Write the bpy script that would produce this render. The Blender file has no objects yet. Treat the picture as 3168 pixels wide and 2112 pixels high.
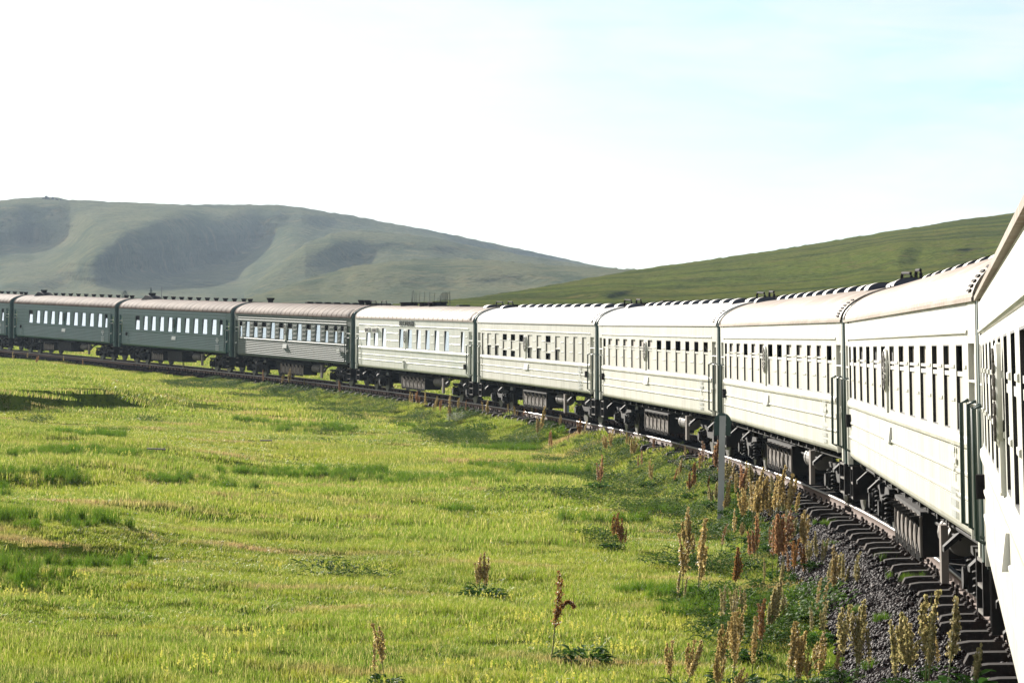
import bpy, math, random
import numpy as np
from mathutils import Matrix, Vector

sc = bpy.context.scene
COL = sc.collection
R = math.radians
rng = np.random.default_rng(7)
random.seed(7)

# ------------------------------------------------------------------ camera, sky, sun
F_PX, PITCH, ROLL, CAM_Z = 9141.6, 0.014346, 0.051616, 2.382   # focal length in pixels of a 3168 px wide frame
cam_d = bpy.data.cameras.new('camera'); cam = bpy.data.objects.new('camera', cam_d); COL.objects.link(cam)
cam_d.sensor_width = 36.0; cam_d.lens = F_PX / 3168 * 36.0
cam_d.clip_start = 0.5; cam_d.clip_end = 20000
fwd = Vector((0, math.cos(PITCH), math.sin(PITCH))); up0 = Vector((0, -math.sin(PITCH), math.cos(PITCH))); rt0 = Vector((1, 0, 0))
rt = rt0 * math.cos(ROLL) + up0 * math.sin(ROLL) * 1.0
up = -rt0 * math.sin(ROLL) + up0 * math.cos(ROLL)
cam.matrix_world = Matrix(((rt.x, up.x, -fwd.x, 0), (rt.y, up.y, -fwd.y, 0), (rt.z, up.z, -fwd.z, CAM_Z), (0, 0, 0, 1)))
sc.camera = cam

SUN_AZ, SUN_EL = R(23.5), R(17.0)          # to the left of the view, low
sun_dir = Vector((-math.sin(SUN_AZ) * math.cos(SUN_EL), math.cos(SUN_AZ) * math.cos(SUN_EL), math.sin(SUN_EL)))
sun_d = bpy.data.lights.new('sun', 'SUN'); sun = bpy.data.objects.new('sun', sun_d); COL.objects.link(sun)
sun_d.energy = 5.0; sun_d.angle = R(0.5); sun_d.color = (1.0, 0.94, 0.85)
sun.rotation_euler = (-sun_dir).to_track_quat('-Z', 'Y').to_euler()

w = bpy.data.worlds.new('World'); sc.world = w; w.use_nodes = True
wn, wl = w.node_tree.nodes, w.node_tree.links
wn.clear()
def WN(t, **k):
    n = wn.new(t)
    for a, b in k.items(): setattr(n, a, b)
    return n
sky = WN('ShaderNodeTexSky', sky_type='NISHITA'); sky.sun_disc = False
sky.sun_elevation = SUN_EL; sky.sun_rotation = -SUN_AZ
sky.air_density = 1.0; sky.dust_density = 0.4; sky.ozone_density = 1.0
SKY_STR = 0.05
bg = WN('ShaderNodeBackground'); bg.inputs['Strength'].default_value = SKY_STR
tc = WN('ShaderNodeTexCoord')
mp = WN('ShaderNodeMapping'); mp.inputs['Scale'].default_value = (7.0, 7.0, 26.0); mp.inputs['Rotation'].default_value = (0, R(9), 0)
nz = WN('ShaderNodeTexNoise'); nz.inputs['Scale'].default_value = 1.0; nz.inputs['Detail'].default_value = 9; nz.inputs['Roughness'].default_value = 0.55
nz.inputs['Distortion'].default_value = 0.6
sep = WN('ShaderNodeSeparateXYZ')
mx = WN('ShaderNodeMath', operation='MULTIPLY_ADD'); mx.inputs[1].default_value = -0.50; mx.inputs[2].default_value = -0.04   # fewer clouds to the right
ad = WN('ShaderNodeMath', operation='ADD')
rampc = WN('ShaderNodeMapRange'); rampc.inputs['From Min'].default_value = 0.30; rampc.inputs['From Max'].default_value = 0.66; rampc.inputs['To Min'].default_value = 0.05; rampc.inputs['To Max'].default_value = 0.92; rampc.clamp = True
mixc = WN('ShaderNodeMix', data_type='RGBA')
cloud = WN('ShaderNodeRGB'); cloud.outputs[0].default_value = (8.15, 8.05, 8.0, 1)
filt = WN('ShaderNodeMix', data_type='RGBA', blend_type='MULTIPLY'); filt.inputs[0].default_value = 1.0; filt.inputs[7].default_value = (0.68, 0.88, 1.16, 1)
out = WN('ShaderNodeOutputWorld')
wl.new(tc.outputs['Generated'], mp.inputs['Vector']); wl.new(mp.outputs[0], nz.inputs['Vector'])
wl.new(tc.outputs['Generated'], sep.inputs[0]); wl.new(sep.outputs['X'], mx.inputs[0])
mp2 = WN('ShaderNodeMapping'); mp2.inputs['Scale'].default_value = (16, 16, 95); mp2.inputs['Rotation'].default_value = (0, R(-7), 0)
nz2 = WN('ShaderNodeTexNoise'); nz2.inputs['Scale'].default_value = 1.0; nz2.inputs['Detail'].default_value = 8; nz2.inputs['Roughness'].default_value = 0.6; nz2.inputs['Distortion'].default_value = 0.8
wl.new(tc.outputs['Generated'], mp2.inputs['Vector']); wl.new(mp2.outputs[0], nz2.inputs['Vector'])
wsp = WN('ShaderNodeMath', operation='MULTIPLY_ADD'); wsp.inputs[1].default_value = 0.42; wsp.inputs[2].default_value = -0.21
wl.new(nz2.outputs['Fac'], wsp.inputs[0]); ad2 = WN('ShaderNodeMath', operation='ADD'); wl.new(nz.outputs['Fac'], ad2.inputs[0]); wl.new(wsp.outputs[0], ad2.inputs[1])
wl.new(ad2.outputs[0], ad.inputs[0]); wl.new(mx.outputs[0], ad.inputs[1]); wl.new(ad.outputs[0], rampc.inputs['Value'])
wl.new(rampc.outputs[0], mixc.inputs[0]); wl.new(sky.outputs[0], filt.inputs[6]); wl.new(filt.outputs[2], mixc.inputs[6]); wl.new(cloud.outputs[0], mixc.inputs[7])
wl.new(mixc.outputs[2], bg.inputs['Color']); wl.new(bg.outputs[0], out.inputs['Surface'])

sc.view_settings.view_transform = 'Standard'; sc.view_settings.look = 'None'
sc.view_settings.exposure = 1.3; sc.view_settings.gamma = 1.0
sc.render.engine = 'CYCLES'
sc.cycles.max_bounces = 6; sc.cycles.diffuse_bounces = 2; sc.cycles.glossy_bounces = 3; sc.cycles.transmission_bounces = 4
sc.cycles.volume_bounces = 0; sc.cycles.caustics_reflective = False; sc.cycles.caustics_refractive = False
sc.cycles.sample_clamp_indirect = 4.0
sc.cycles.use_denoising = True

# ------------------------------------------------------------------ materials
def mat(name, color, rough=0.6, metallic=0.0, spec=0.5, noise=None, bump=None, coat=0.0, translucent=0.0, streak=None, objspace=True, tint=None, rnd=0.0):
    """color: base; noise: list of (scale, colour, lo, hi) layers mixed in by a noise; streak: vertical run-off stains (colour, amount)"""
    m = bpy.data.materials.new(name); m.use_nodes = True
    nt = m.node_tree; n, l = nt.nodes, nt.links
    b = n['Principled BSDF']; o = n['Material Output']
    b.inputs['Roughness'].default_value = rough; b.inputs['Metallic'].default_value = metallic
    b.inputs['Specular IOR Level'].default_value = spec; b.inputs['Coat Weight'].default_value = coat
    b.inputs['Coat Roughness'].default_value = 0.25
    rgb = n.new('ShaderNodeRGB'); rgb.outputs[0].default_value = (*color, 1)
    cur = rgb.outputs[0]
    if objspace:
        t = n.new('ShaderNodeTexCoord'); vec = t.outputs['Object']
    else:
        t = n.new('ShaderNodeNewGeometry'); vec = t.outputs['Position']
    for k, (scale, c, lo, hi) in enumerate(noise or []):
        mpn = n.new('ShaderNodeMapping'); l.new(vec, mpn.inputs[0])
        s3 = scale if isinstance(scale, tuple) else (scale,) * 3
        mpn.inputs['Scale'].default_value = s3; mpn.inputs['Location'].default_value = (k * 3.7, k * 1.9, k * 7.1)
        t2 = n.new('ShaderNodeTexNoise'); t2.inputs['Scale'].default_value = 1; t2.inputs['Detail'].default_value = 5
        l.new(mpn.outputs[0], t2.inputs[0])
        r = n.new('ShaderNodeMapRange'); r.inputs['From Min'].default_value = lo; r.inputs['From Max'].default_value = hi
        l.new(t2.outputs['Fac'], r.inputs['Value'])
        x = n.new('ShaderNodeMix'); x.data_type = 'RGBA'; x.inputs[7].default_value = (*c, 1)
        l.new(r.outputs[0], x.inputs[0]); l.new(cur, x.inputs[6]); cur = x.outputs[2]
    if streak:
        mpn = n.new('ShaderNodeMapping'); l.new(vec, mpn.inputs[0]); mpn.inputs['Scale'].default_value = (5.5, 1, 0.45)
        t2 = n.new('ShaderNodeTexNoise'); t2.inputs['Scale'].default_value = 1; t2.inputs['Detail'].default_value = 8; t2.inputs['Roughness'].default_value = 0.7
        l.new(mpn.outputs[0], t2.inputs[0])
        r = n.new('ShaderNodeMapRange'); r.inputs['From Min'].default_value = 0.46; r.inputs['From Max'].default_value = 0.75; r.inputs['To Max'].default_value = streak[1]
        l.new(t2.outputs['Fac'], r.inputs['Value'])
        x = n.new('ShaderNodeMix'); x.data_type = 'RGBA'; x.inputs[7].default_value = (*streak[0], 1)
        l.new(r.outputs[0], x.inputs[0]); l.new(cur, x.inputs[6]); cur = x.outputs[2]
    if tint:          # per-blade / per-flake tint stored on the mesh
        a = n.new('ShaderNodeAttribute'); a.attribute_name = 'tint'
        x = n.new('ShaderNodeMix'); x.data_type = 'RGBA'; x.inputs[7].default_value = (*tint, 1)
        l.new(a.outputs['Fac'], x.inputs[0]); l.new(cur, x.inputs[6]); cur = x.outputs[2]
    if rnd:
        oi = n.new('ShaderNodeObjectInfo'); h = n.new('ShaderNodeHueSaturation')
        r = n.new('ShaderNodeMapRange'); r.inputs['To Min'].default_value = 1 - rnd; r.inputs['To Max'].default_value = 1 + rnd
        l.new(oi.outputs['Random'], r.inputs['Value']); l.new(r.outputs[0], h.inputs['Value']); l.new(cur, h.inputs['Color']); cur = h.outputs[0]
    l.new(cur, b.inputs['Base Color'])
    if bump:
        t2 = n.new('ShaderNodeTexNoise'); t2.inputs['Scale'].default_value = bump[0]; t2.inputs['Detail'].default_value = 6; l.new(vec, t2.inputs[0])
        bp = n.new('ShaderNodeBump'); bp.inputs['Strength'].default_value = bump[1]; bp.inputs['Distance'].default_value = bump[2]
        l.new(t2.outputs['Fac'], bp.inputs['Height']); l.new(bp.outputs[0], b.inputs['Normal'])
    if translucent:
        tr = n.new('ShaderNodeBsdfTranslucent'); l.new(cur, tr.inputs['Color'])
        ms = n.new('ShaderNodeMixShader'); ms.inputs[0].default_value = translucent
        l.new(b.outputs[0], ms.inputs[1]); l.new(tr.outputs[0], ms.inputs[2]); l.new(ms.outputs[0], o.inputs['Surface'])
    return m

M = {}
M['cream'] = mat('cream_paint', (0.66, 0.645, 0.57), 0.45, coat=0.2, streak=((0.36, 0.335, 0.27), 0.75), noise=[(0.6, (0.56, 0.55, 0.49), 0.4, 0.7)])
M['palegreen'] = mat('pale_green_paint', (0.76, 0.75, 0.67), 0.40, coat=0.4, streak=((0.46, 0.50, 0.43), 0.7), noise=[((0.25, 1, 2.5), (0.42, 0.50, 0.43), 0.56, 0.85)])
M['green'] = mat('dark_green_paint', (0.030, 0.098, 0.088), 0.42, spec=.35, coat=0.15, streak=((0.07, 0.12, 0.105), 0.5), noise=[(0.5, (0.026, 0.080, 0.072), 0.4, 0.7)])
M['ribgreen'] = mat('ribbed_green_paint', (0.10, 0.125, 0.105), 0.62, spec=.25, coat=0.0, streak=((0.10, 0.085, 0.065), 0.7))
M['endgreen'] = mat('end_wall_green', (0.022, 0.062, 0.055), 0.5, noise=[(2.0, (0.04, 0.075, 0.065), 0.45, 0.7)])
M['roofcream'] = mat('roof_cream', (0.31, 0.255, 0.20), 0.7, spec=.12, noise=[((0.45, 0.08, 0.08), (0.24, 0.175, 0.13), 0.44, 0.56), ((9, 0.5, 0.5), (0.34, 0.30, 0.255), 0.5, 0.75)])
M['roofwhite'] = mat('roof_white', (0.50, 0.475, 0.44), 0.6, spec=.2, noise=[((3, 0.4, 0.4), (0.42, 0.385, 0.34), 0.5, 0.8)])
M['roofpink'] = mat('roof_dusty', (0.175, 0.125, 0.095), 0.8, spec=.05, noise=[((1.1, 0.2, 0.2), (0.11, 0.072, 0.054), 0.42, 0.6), ((11, 0.4, 0.4), (0.20, 0.155, 0.13), 0.55, 0.8)])
M['rubber_shade'] = mat('rubber_jamb_shade', (0.012, 0.012, 0.013), 0.7)  # bellows rubber; on window jambs the near-black stands for their shade
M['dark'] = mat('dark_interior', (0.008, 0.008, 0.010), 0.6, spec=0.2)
M['blind'] = mat('cream_blind', (0.72, 0.69, 0.61), 0.4, coat=0.5, noise=[((6, 1, 0.6), (0.58, 0.52, 0.43), 0.45, 0.7)])
M['curtain'] = mat('white_curtain', (0.70, 0.62, 0.56), 0.6, coat=0.3, noise=[((14, 1, 0.8), (0.50, 0.42, 0.37), 0.45, 0.65)])
M['glass'] = mat('window_glass', (0.80, 0.86, 0.90), 0.04, metallic=0.85)
M['glassb'] = mat('window_glass_blue', (0.50, 0.60, 0.66), 0.05, metallic=0.8)
M['alu'] = mat('white_bar', (0.70, 0.68, 0.62), 0.4, coat=0.3)
M['handrail'] = mat('handrail_green', (0.030, 0.055, 0.047), 0.5)
M['under'] = mat('underframe_black', (0.014, 0.012, 0.012), 0.8, spec=0.15, noise=[(3.0, (0.035, 0.029, 0.025), 0.5, 0.78)], bump=(14, 0.3, 0.02))
M['boxgrey'] = mat('battery_box_grey', (0.13, 0.115, 0.10), 0.7, spec=.2, noise=[(2.5, (0.08, 0.07, 0.06), 0.45, 0.7)])
M['boxlight'] = mat('battery_box_lit_front', (0.19, 0.16, 0.14), 0.7, spec=.1, noise=[(2.5, (0.13, 0.11, 0.095), 0.45, 0.7)], streak=((0.22, 0.18, 0.15), 0.6))
M['wheel'] = mat('wheel_steel', (0.10, 0.09, 0.085), 0.45, metallic=0.4)
M['vent'] = mat('vent_black', (0.020, 0.018, 0.020), 0.9, spec=0.1)
M['ventface'] = mat('vent_bluegrey', (0.035, 0.042, 0.062), 0.5)
M['board'] = mat('board_white', (0.74, 0.72, 0.67), 0.4)
M['letter'] = mat('letter_shadow', (0.10, 0.11, 0.10), 0.5)  # white relief letters; their shadows are put into this dark colour
M['marking'] = mat('marking_white', (0.60, 0.62, 0.60), 0.5)
M['markgreen'] = mat('marking_faded', (0.17, 0.24, 0.215), 0.5)
M['railtop'] = mat('rail_head', (0.42, 0.39, 0.37), 0.42, metallic=0.6)
M['rail'] = mat('rail_rust', (0.15, 0.105, 0.085), 0.85, spec=0.08, noise=[((1.5, 1.5, 1.5), (0.16, 0.11, 0.09), 0.4, 0.7)])
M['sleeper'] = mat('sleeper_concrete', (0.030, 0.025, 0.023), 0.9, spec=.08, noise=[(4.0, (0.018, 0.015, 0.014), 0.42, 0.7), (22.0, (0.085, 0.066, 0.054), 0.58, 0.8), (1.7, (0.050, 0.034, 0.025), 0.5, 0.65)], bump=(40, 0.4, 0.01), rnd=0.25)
M['sleeperwood'] = mat('sleeper_brown_wood', (0.045, 0.027, 0.018), 0.9, spec=.1, noise=[((6, 2, 20), (0.035, 0.022, 0.016), 0.42, 0.65), (25, (0.12, 0.085, 0.065), 0.58, 0.8)], bump=(30, 0.5, 0.01), rnd=0.3)
M['clip'] = mat('clip_rust', (0.03, 0.02, 0.017), 0.85, spec=0.08)
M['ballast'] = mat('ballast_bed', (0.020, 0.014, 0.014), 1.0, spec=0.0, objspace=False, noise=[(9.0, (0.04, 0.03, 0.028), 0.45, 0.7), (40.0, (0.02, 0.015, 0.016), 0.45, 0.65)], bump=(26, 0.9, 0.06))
M['stone'] = mat('ballast_stone', (0.024, 0.016, 0.016), 0.7, spec=0.10, objspace=False, noise=[(14.0, (0.014, 0.010, 0.010), 0.42, 0.65), (60, (0.05, 0.038, 0.036), 0.58, 0.8)], tint=(0.085, 0.062, 0.058))
M['post'] = mat('post_white', (0.36, 0.375, 0.39), 0.7, noise=[((5, 5, 1.5), (0.29, 0.305, 0.32), 0.45, 0.7), (20, (0.33, 0.33, 0.32), 0.62, 0.8)])
M['disc'] = mat('disc_green', (0.016, 0.050, 0.042), 0.5, noise=[(9.0, (0.25, 0.30, 0.30), 0.64, 0.68)])
M['wood'] = mat('old_wood', (0.085, 0.070, 0.055), 0.95, spec=0.03, noise=[((12, 12, 1), (0.08, 0.07, 0.055), 0.4, 0.7)])
M['needles'] = mat('conifer_needles', (0.035, 0.055, 0.030), 0.7, translucent=0.2)
M['bark'] = mat('bark', (0.07, 0.055, 0.04), 0.9)
M['rock'] = mat('rock', (0.10, 0.10, 0.09), 0.9)
# meadow
M['ground'] = mat('meadow_soil', (0.085, 0.120, 0.010), 1.0, objspace=False, spec=0.0, noise=[(0.10, (0.08, 0.10, 0.018), 0.45, 0.7), (0.7, (0.035, 0.060, 0.010), 0.45, 0.7), (0.22, (0.13, 0.10, 0.04), 0.60, 0.72), (8.0, (0.03, 0.05, 0.010), 0.5, 0.7)], bump=(3.0, 0.5, 0.2))
GN_ = [(0.07, (0.195, 0.252, 0.009), 0.42, 0.66), ((0.16, 0.30, 0.1), (0.060, 0.142, 0.006), 0.48, 0.64), ((0.22, 0.60, 0.2), (0.33, 0.21, 0.105), 0.57, 0.68), (1.3, (0.225, 0.25, 0.010), 0.54, 0.72), (3.5, (0.05, 0.10, 0.007), 0.53, 0.70)]
M['blade'] = mat('grass_blade', (0.122, 0.218, 0.007), 0.45, spec=0.14, objspace=False, noise=GN_, tint=(0.55, 0.48, 0.17), translucent=0.55)  # pale tint on random blades also paints in sparkle
M['lush'] = mat('lush_blade', (0.080, 0.175, 0.009), 0.45, spec=0.14, objspace=False, noise=[(0.8, (0.075, 0.14, 0.014), 0.45, 0.7)], tint=(0.16, 0.20, 0.03), translucent=0.42)
M['leaf'] = mat('dock_leaf', (0.040, 0.105, 0.014), 0.6, spec=0.06, noise=[(8.0, (0.065, 0.140, 0.018), 0.45, 0.7)], translucent=0.30, rnd=0.3)
M['weed'] = mat('weed_leaf', (0.050, 0.115, 0.012), 0.7, spec=0.04, objspace=False, noise=[(1.1, (0.05, 0.095, 0.015), 0.45, 0.7)], tint=(0.11, 0.16, 0.04), translucent=0.35)
M['seed_tan'] = mat('seed_tan', (0.33, 0.23, 0.075), 0.6, tint=(0.68, 0.55, 0.26), translucent=0.45, rnd=.15)
M['seed_red'] = mat('seed_red', (0.29, 0.130, 0.060), 0.6, tint=(0.58, 0.38, 0.19), translucent=0.45, rnd=.2)
M['seed_brown'] = mat('seed_brown', (0.23, 0.11, 0.038), 0.6, tint=(0.42, 0.23, 0.08), translucent=0.4)
M['seed_lime'] = mat('seed_lime', (0.27, 0.25, 0.10), 0.6, tint=(0.58, 0.46, 0.23), translucent=0.5)
M['stem'] = mat('dock_stem', (0.16, 0.17, 0.05), 0.5)
M['yellow'] = mat('yellow_flower', (0.66, 0.60, 0.12), 0.6, tint=(0.55, 0.55, 0.10), translucent=0.3)
M['whitefl'] = mat('white_flower', (0.70, 0.68, 0.70), 0.6, tint=(0.55, 0.5, 0.65), translucent=0.3)
M['greyshrub'] = mat('grey_shrub_leaf', (0.34, 0.38, 0.26), 0.6, tint=(0.5, 0.52, 0.42), translucent=0.3)
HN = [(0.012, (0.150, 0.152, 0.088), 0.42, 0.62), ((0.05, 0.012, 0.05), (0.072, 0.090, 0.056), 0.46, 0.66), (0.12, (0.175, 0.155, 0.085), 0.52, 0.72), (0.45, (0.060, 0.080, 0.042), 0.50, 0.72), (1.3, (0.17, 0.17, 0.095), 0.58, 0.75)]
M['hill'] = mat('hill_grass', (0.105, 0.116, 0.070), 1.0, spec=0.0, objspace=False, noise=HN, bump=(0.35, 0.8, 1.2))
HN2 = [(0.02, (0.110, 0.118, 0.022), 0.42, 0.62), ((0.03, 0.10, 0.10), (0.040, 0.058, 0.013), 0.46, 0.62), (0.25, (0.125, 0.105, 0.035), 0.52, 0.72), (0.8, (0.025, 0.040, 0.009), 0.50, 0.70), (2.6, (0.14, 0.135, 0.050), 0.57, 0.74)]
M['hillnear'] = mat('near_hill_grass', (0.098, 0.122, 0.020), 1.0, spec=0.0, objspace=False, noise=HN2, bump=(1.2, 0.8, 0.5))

# ------------------------------------------------------------------ mesh helpers
class MB:
    def __init__(self): self.v = []; self.f = []; self.t = []
    def add(self, vs, fs, tint=None):
        o = len(self.v); self.v += [tuple(p) for p in vs]; self.f += [tuple(i + o for i in f) for f in fs]
        if tint is not None: self.t += [tint] * len(vs)
        return self
    def box(self, x0, x1, y0, y1, z0, z1):
        return self.add([(x0, y0, z0), (x1, y0, z0), (x1, y1, z0), (x0, y1, z0), (x0, y0, z1), (x1, y0, z1), (x1, y1, z1), (x0, y1, z1)],
                        [(0, 3, 2, 1), (4, 5, 6, 7), (0, 1, 5, 4), (1, 2, 6, 5), (2, 3, 7, 6), (3, 0, 4, 7)])
    def quad(self, a, b, c, d): return self.add([a, b, c, d], [(0, 1, 2, 3)])
    def loft(self, rings, close=True, caps=True):
        n = len(rings[0]); vs = [p for r in rings for p in r]; fs = []
        for i in range(len(rings) - 1):
            for j in range(n if close else n - 1):
                k = (j + 1) % n
                fs.append((i * n + j, i * n + k, (i + 1) * n + k, (i + 1) * n + j))
        if caps: fs.append(tuple(range(n))[::-1]); fs.append(tuple(range((len(rings) - 1) * n, len(rings) * n)))
        return self.add(vs, fs)
    def extrude_x(self, prof, x0, x1):      # prof: closed loop of (y, z)
        return self.loft([[(x0, y, z) for y, z in prof], [(x1, y, z) for y, z in prof]])
    def cyl(self, c, axis, r, L, n=16, r2=None):
        r2 = r if r2 is None else r2; rings = []
        for s, rr in ((-.5, r), (.5, r2)):
            ring = []
            for k in range(n):
                a = 2 * math.pi * k / n; p, q = rr * math.cos(a), rr * math.sin(a)
                d = {'x': (s * L, p, q), 'y': (q, s * L, p), 'z': (p, q, s * L)}[axis]
                ring.append((c[0] + d[0], c[1] + d[1], c[2] + d[2]))
            rings.append(ring)
        return self.loft(rings)
    def tube(self, pts, r, n=6, taper=None):
        pts = [Vector(p) for p in pts]; rings = []
        for i, p in enumerate(pts):
            t = (pts[min(i + 1, len(pts) - 1)] - pts[max(i - 1, 0)]).normalized()
            a = t.cross(Vector((0.31, 0.17, 0.93)) if abs(t.z) < .9 else Vector((1, 0, 0))).normalized(); b = t.cross(a)
            rr = r if taper is None else r + (taper - r) * i / (len(pts) - 1)
            rings.append([p + (a * math.cos(2 * math.pi * k / n) + b * math.sin(2 * math.pi * k / n)) * rr for k in range(n)])
        return self.loft(rings)
    def mesh(self, name, m, smooth=False, angle=None):
        me = bpy.data.meshes.new(name); me.from_pydata(self.v, [], self.f)
        if m is not None: me.materials.append(m)
        if self.t:
            at = me.attributes.new('tint', 'FLOAT', 'POINT'); at.data.foreach_set('value', np.array(self.t, dtype=np.float32))
        if smooth: me.polygons.foreach_set('use_smooth', [True] * len(me.polygons))
        me.update(); return me
    def obj(self, name, m, parent=None, smooth=False): return link(name, self.mesh(name, m, smooth), parent)

def link(name, me, parent=None, col=COL):
    o = bpy.data.objects.new(name, me); col.objects.link(o)
    if parent is not None: o.parent = parent
    return o
def empty(name, loc=(0, 0, 0), rz=0): 
    o = bpy.data.objects.new(name, None); COL.objects.link(o); o.location = loc; o.rotation_euler = (0, 0, rz); o.empty_display_size = 0.2
    return o
def tag(o, label=None, cat=None, group=None, kind=None):
    if label: o['label'] = label
    if cat: o['category'] = cat
    if group: o['group'] = group
    if kind: o['kind'] = kind
    return o
KIDS = {}
def copy_tree(o, parent=None):
    c = o.copy(); COL.objects.link(c)
    if parent is not None: c.parent = parent
    for ch in o.children: copy_tree(ch, c)
    return c
def np_mesh(name, V, Fq, m, smooth=True):
    me = bpy.data.meshes.new(name)
    V = np.asarray(V, dtype=np.float32); Fq = np.asarray(Fq, dtype=np.int32); k = Fq.shape[1]
    me.vertices.add(len(V)); me.vertices.foreach_set('co', V.ravel())
    me.loops.add(Fq.size); me.loops.foreach_set('vertex_index', Fq.ravel())
    me.polygons.add(len(Fq)); me.polygons.foreach_set('loop_start', np.arange(0, Fq.size, k, dtype=np.int32)); me.polygons.foreach_set('loop_total', np.full(len(Fq), k, dtype=np.int32))
    if smooth: me.polygons.foreach_set('use_smooth', np.ones(len(Fq), dtype=bool))
    if m is not None: me.materials.append(m)
    me.update(calc_edges=True); return me
def grid_faces(nr, nc):
    i, j = np.meshgrid(np.arange(nr - 1), np.arange(nc - 1), indexing='ij'); a = i * nc + j
    return np.stack([a, a + 1, a + nc + 1, a + nc], -1).reshape(-1, 4)

# ------------------------------------------------------------------ value noise
def vnoise(x, y, seed=0):
    xi = np.floor(x).astype(np.int64); yi = np.floor(y).astype(np.int64); fx = x - xi; fy = y - yi
    fx = fx * fx * fx * (fx * (fx * 6 - 15) + 10); fy = fy * fy * fy * (fy * (fy * 6 - 15) + 10)
    def h(a, b):
        n = (a * 374761393 + b * 668265263 + seed * 974711) & 0x7fffffff
        n = ((n ^ (n >> 13)) * 1274126177) & 0x7fffffff; n = n ^ (n >> 16)
        return (n & 0xffff) / 65535.0
    return (h(xi, yi) * (1 - fx) + h(xi + 1, yi) * fx) * (1 - fy) + (h(xi, yi + 1) * (1 - fx) + h(xi + 1, yi + 1) * fx) * fy - .5
def fbm(x, y, seed=0, oct=4):
    s = 0; a = 1.0
    for k in range(oct): s = s + a * vnoise(x * 2 ** k, y * 2 ** k, seed + k); a *= .5
    return s
def sstep(a, b, x): t = np.clip((x - a) / (b - a), 0, 1); return t * t * (3 - 2 * t)

# ------------------------------------------------------------------ the curve of the line (s = 0 at the coupling of the two nearest coaches)
X0, Y0, PHI0 = 6.083912, 28.440189, -0.100192
K0, K1, K2, K3 = 0.003498, -0.001508, 0.002964, -0.001583
GR, GR2 = 0.014846, -0.000206
CAR_L = 24.54
_ds = 0.5
TS = np.arange(-60, 300, _ds); _sc = np.clip(TS, -40, 222) / 100
_k = K0 + K1 * _sc + K2 * _sc ** 2 + K3 * _sc ** 3
_i0 = int(60 / _ds)
TP = np.concatenate([[0], np.cumsum((_k[1:] + _k[:-1]) / 2 * _ds)]); TP += PHI0 - TP[_i0]
_dx, _dy = -np.sin(TP), np.cos(TP)
TX = np.concatenate([[0], np.cumsum((_dx[1:] + _dx[:-1]) / 2 * _ds)]); TY = np.concatenate([[0], np.cumsum((_dy[1:] + _dy[:-1]) / 2 * _ds)])
TX += X0 - TX[_i0]; TY += Y0 - TY[_i0]
TZ = GR * TS + GR2 * (TS / 100) ** 2
def cant_at(s): return 0.074134 - 0.029809 * s / 100 + 0.006152 * (s / 100) ** 2
def tr(s): return (np.interp(s, TS, TX), np.interp(s, TS, TY), np.interp(s, TS, TZ), np.interp(s, TS, TP))
def near_track(x, y):
    """nearest s and signed offset (left positive) for arrays"""
    x = np.atleast_1d(x).ravel(); y = np.atleast_1d(y).ravel(); S = np.empty(len(x)); D = np.empty(len(x))
    tx, ty, ts, tp = TX[::4], TY[::4], TS[::4], TP[::4]
    for a in range(0, len(x), 20000):
        xs, ys = x[a:a + 20000], y[a:a + 20000]
        k = np.argmin((xs[:, None] - tx) ** 2 + (ys[:, None] - ty) ** 2, 1)
        rx, ry = xs - tx[k], ys - ty[k]; c, s_ = np.cos(tp[k]), np.sin(tp[k])
        al = -s_ * rx + c * ry
        S[a:a + 20000] = ts[k] + al; D[a:a + 20000] = -(c * rx + s_ * ry)
    return S, D
def fr(s, d, h=0.0):
    x, y, z, p = tr(s); return np.array([x - math.cos(p) * d, y - math.sin(p) * d, z + h])
def ray(X, Y):     # photo pixel (3168 wide) -> unit-depth direction
    U = (X - 1584) / F_PX; V = (1056 - Y) / F_PX; c, s_ = math.cos(ROLL), math.sin(ROLL)
    u = U * c - V * s_; v = U * s_ + V * c
    return np.array([u, math.cos(PITCH) - v * math.sin(PITCH), math.sin(PITCH) + v * math.cos(PITCH)])

def G(x, y):
    """meadow and embankment height"""
    shp = np.shape(x); x = np.asarray(x, float).ravel(); y = np.asarray(y, float).ravel()
    s, d = near_track(x, y)
    tz = np.interp(s, TS, TZ); dr = np.interp(s, [-60, 60, 120, 170, 300], [1.25, 1.2, 0.95, 0.62, 0.6])
    left = np.where(d < 1.42, -0.46, -0.46 - (dr - 0.46) * sstep(1.45, 3.1, d)) - 0.18 * sstep(3, 12, d)
    ad_ = -d
    right = -0.34 - 0.28 * sstep(1.6, 2.4, ad_) + 0.055 * np.clip(ad_ - 3, 0, 120)
    g = tz + np.where(d > 0, left, right)
    far = sstep(2.6, 9, np.abs(d))
    g = g + far * ((0.12 + 0.16 * sstep(8, 22, np.abs(d))) * fbm(x / 14, y / 14, 3, 3) + 0.13 * fbm(x / 3.6, y / 4.4, 11, 3)) + 0.05 * sstep(1.6, 3, np.abs(d)) * vnoise(x / .8, y / .8, 5)
    # low bank across the left of the meadow, steep side towards the camera
    for yc, xc, sl, hb_, xe, wd in ((123, -21, 1.3, .80, -15.0, .5), (70.5, -12, .8, .34, -8.6, .35), (53, -8.6, .6, .30, -6.2, .3), (91, -14, -.5, .22, -7.0, .5)):
        yb = yc + sl * (x - xc) + 1.1 * np.sin(x / 1.9 + yc) + .5 * np.sin(x / .7)
        fade = sstep(xe, xe - .22 * abs(xe), x) * sstep(-90, -40, x)
        g = g + fade * hb_ * (.6 if yc < 100 else 1.0) * sstep(-wd, wd, y - yb) * sstep(30, 3, y - yb)
    return g.reshape(shp)
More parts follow.
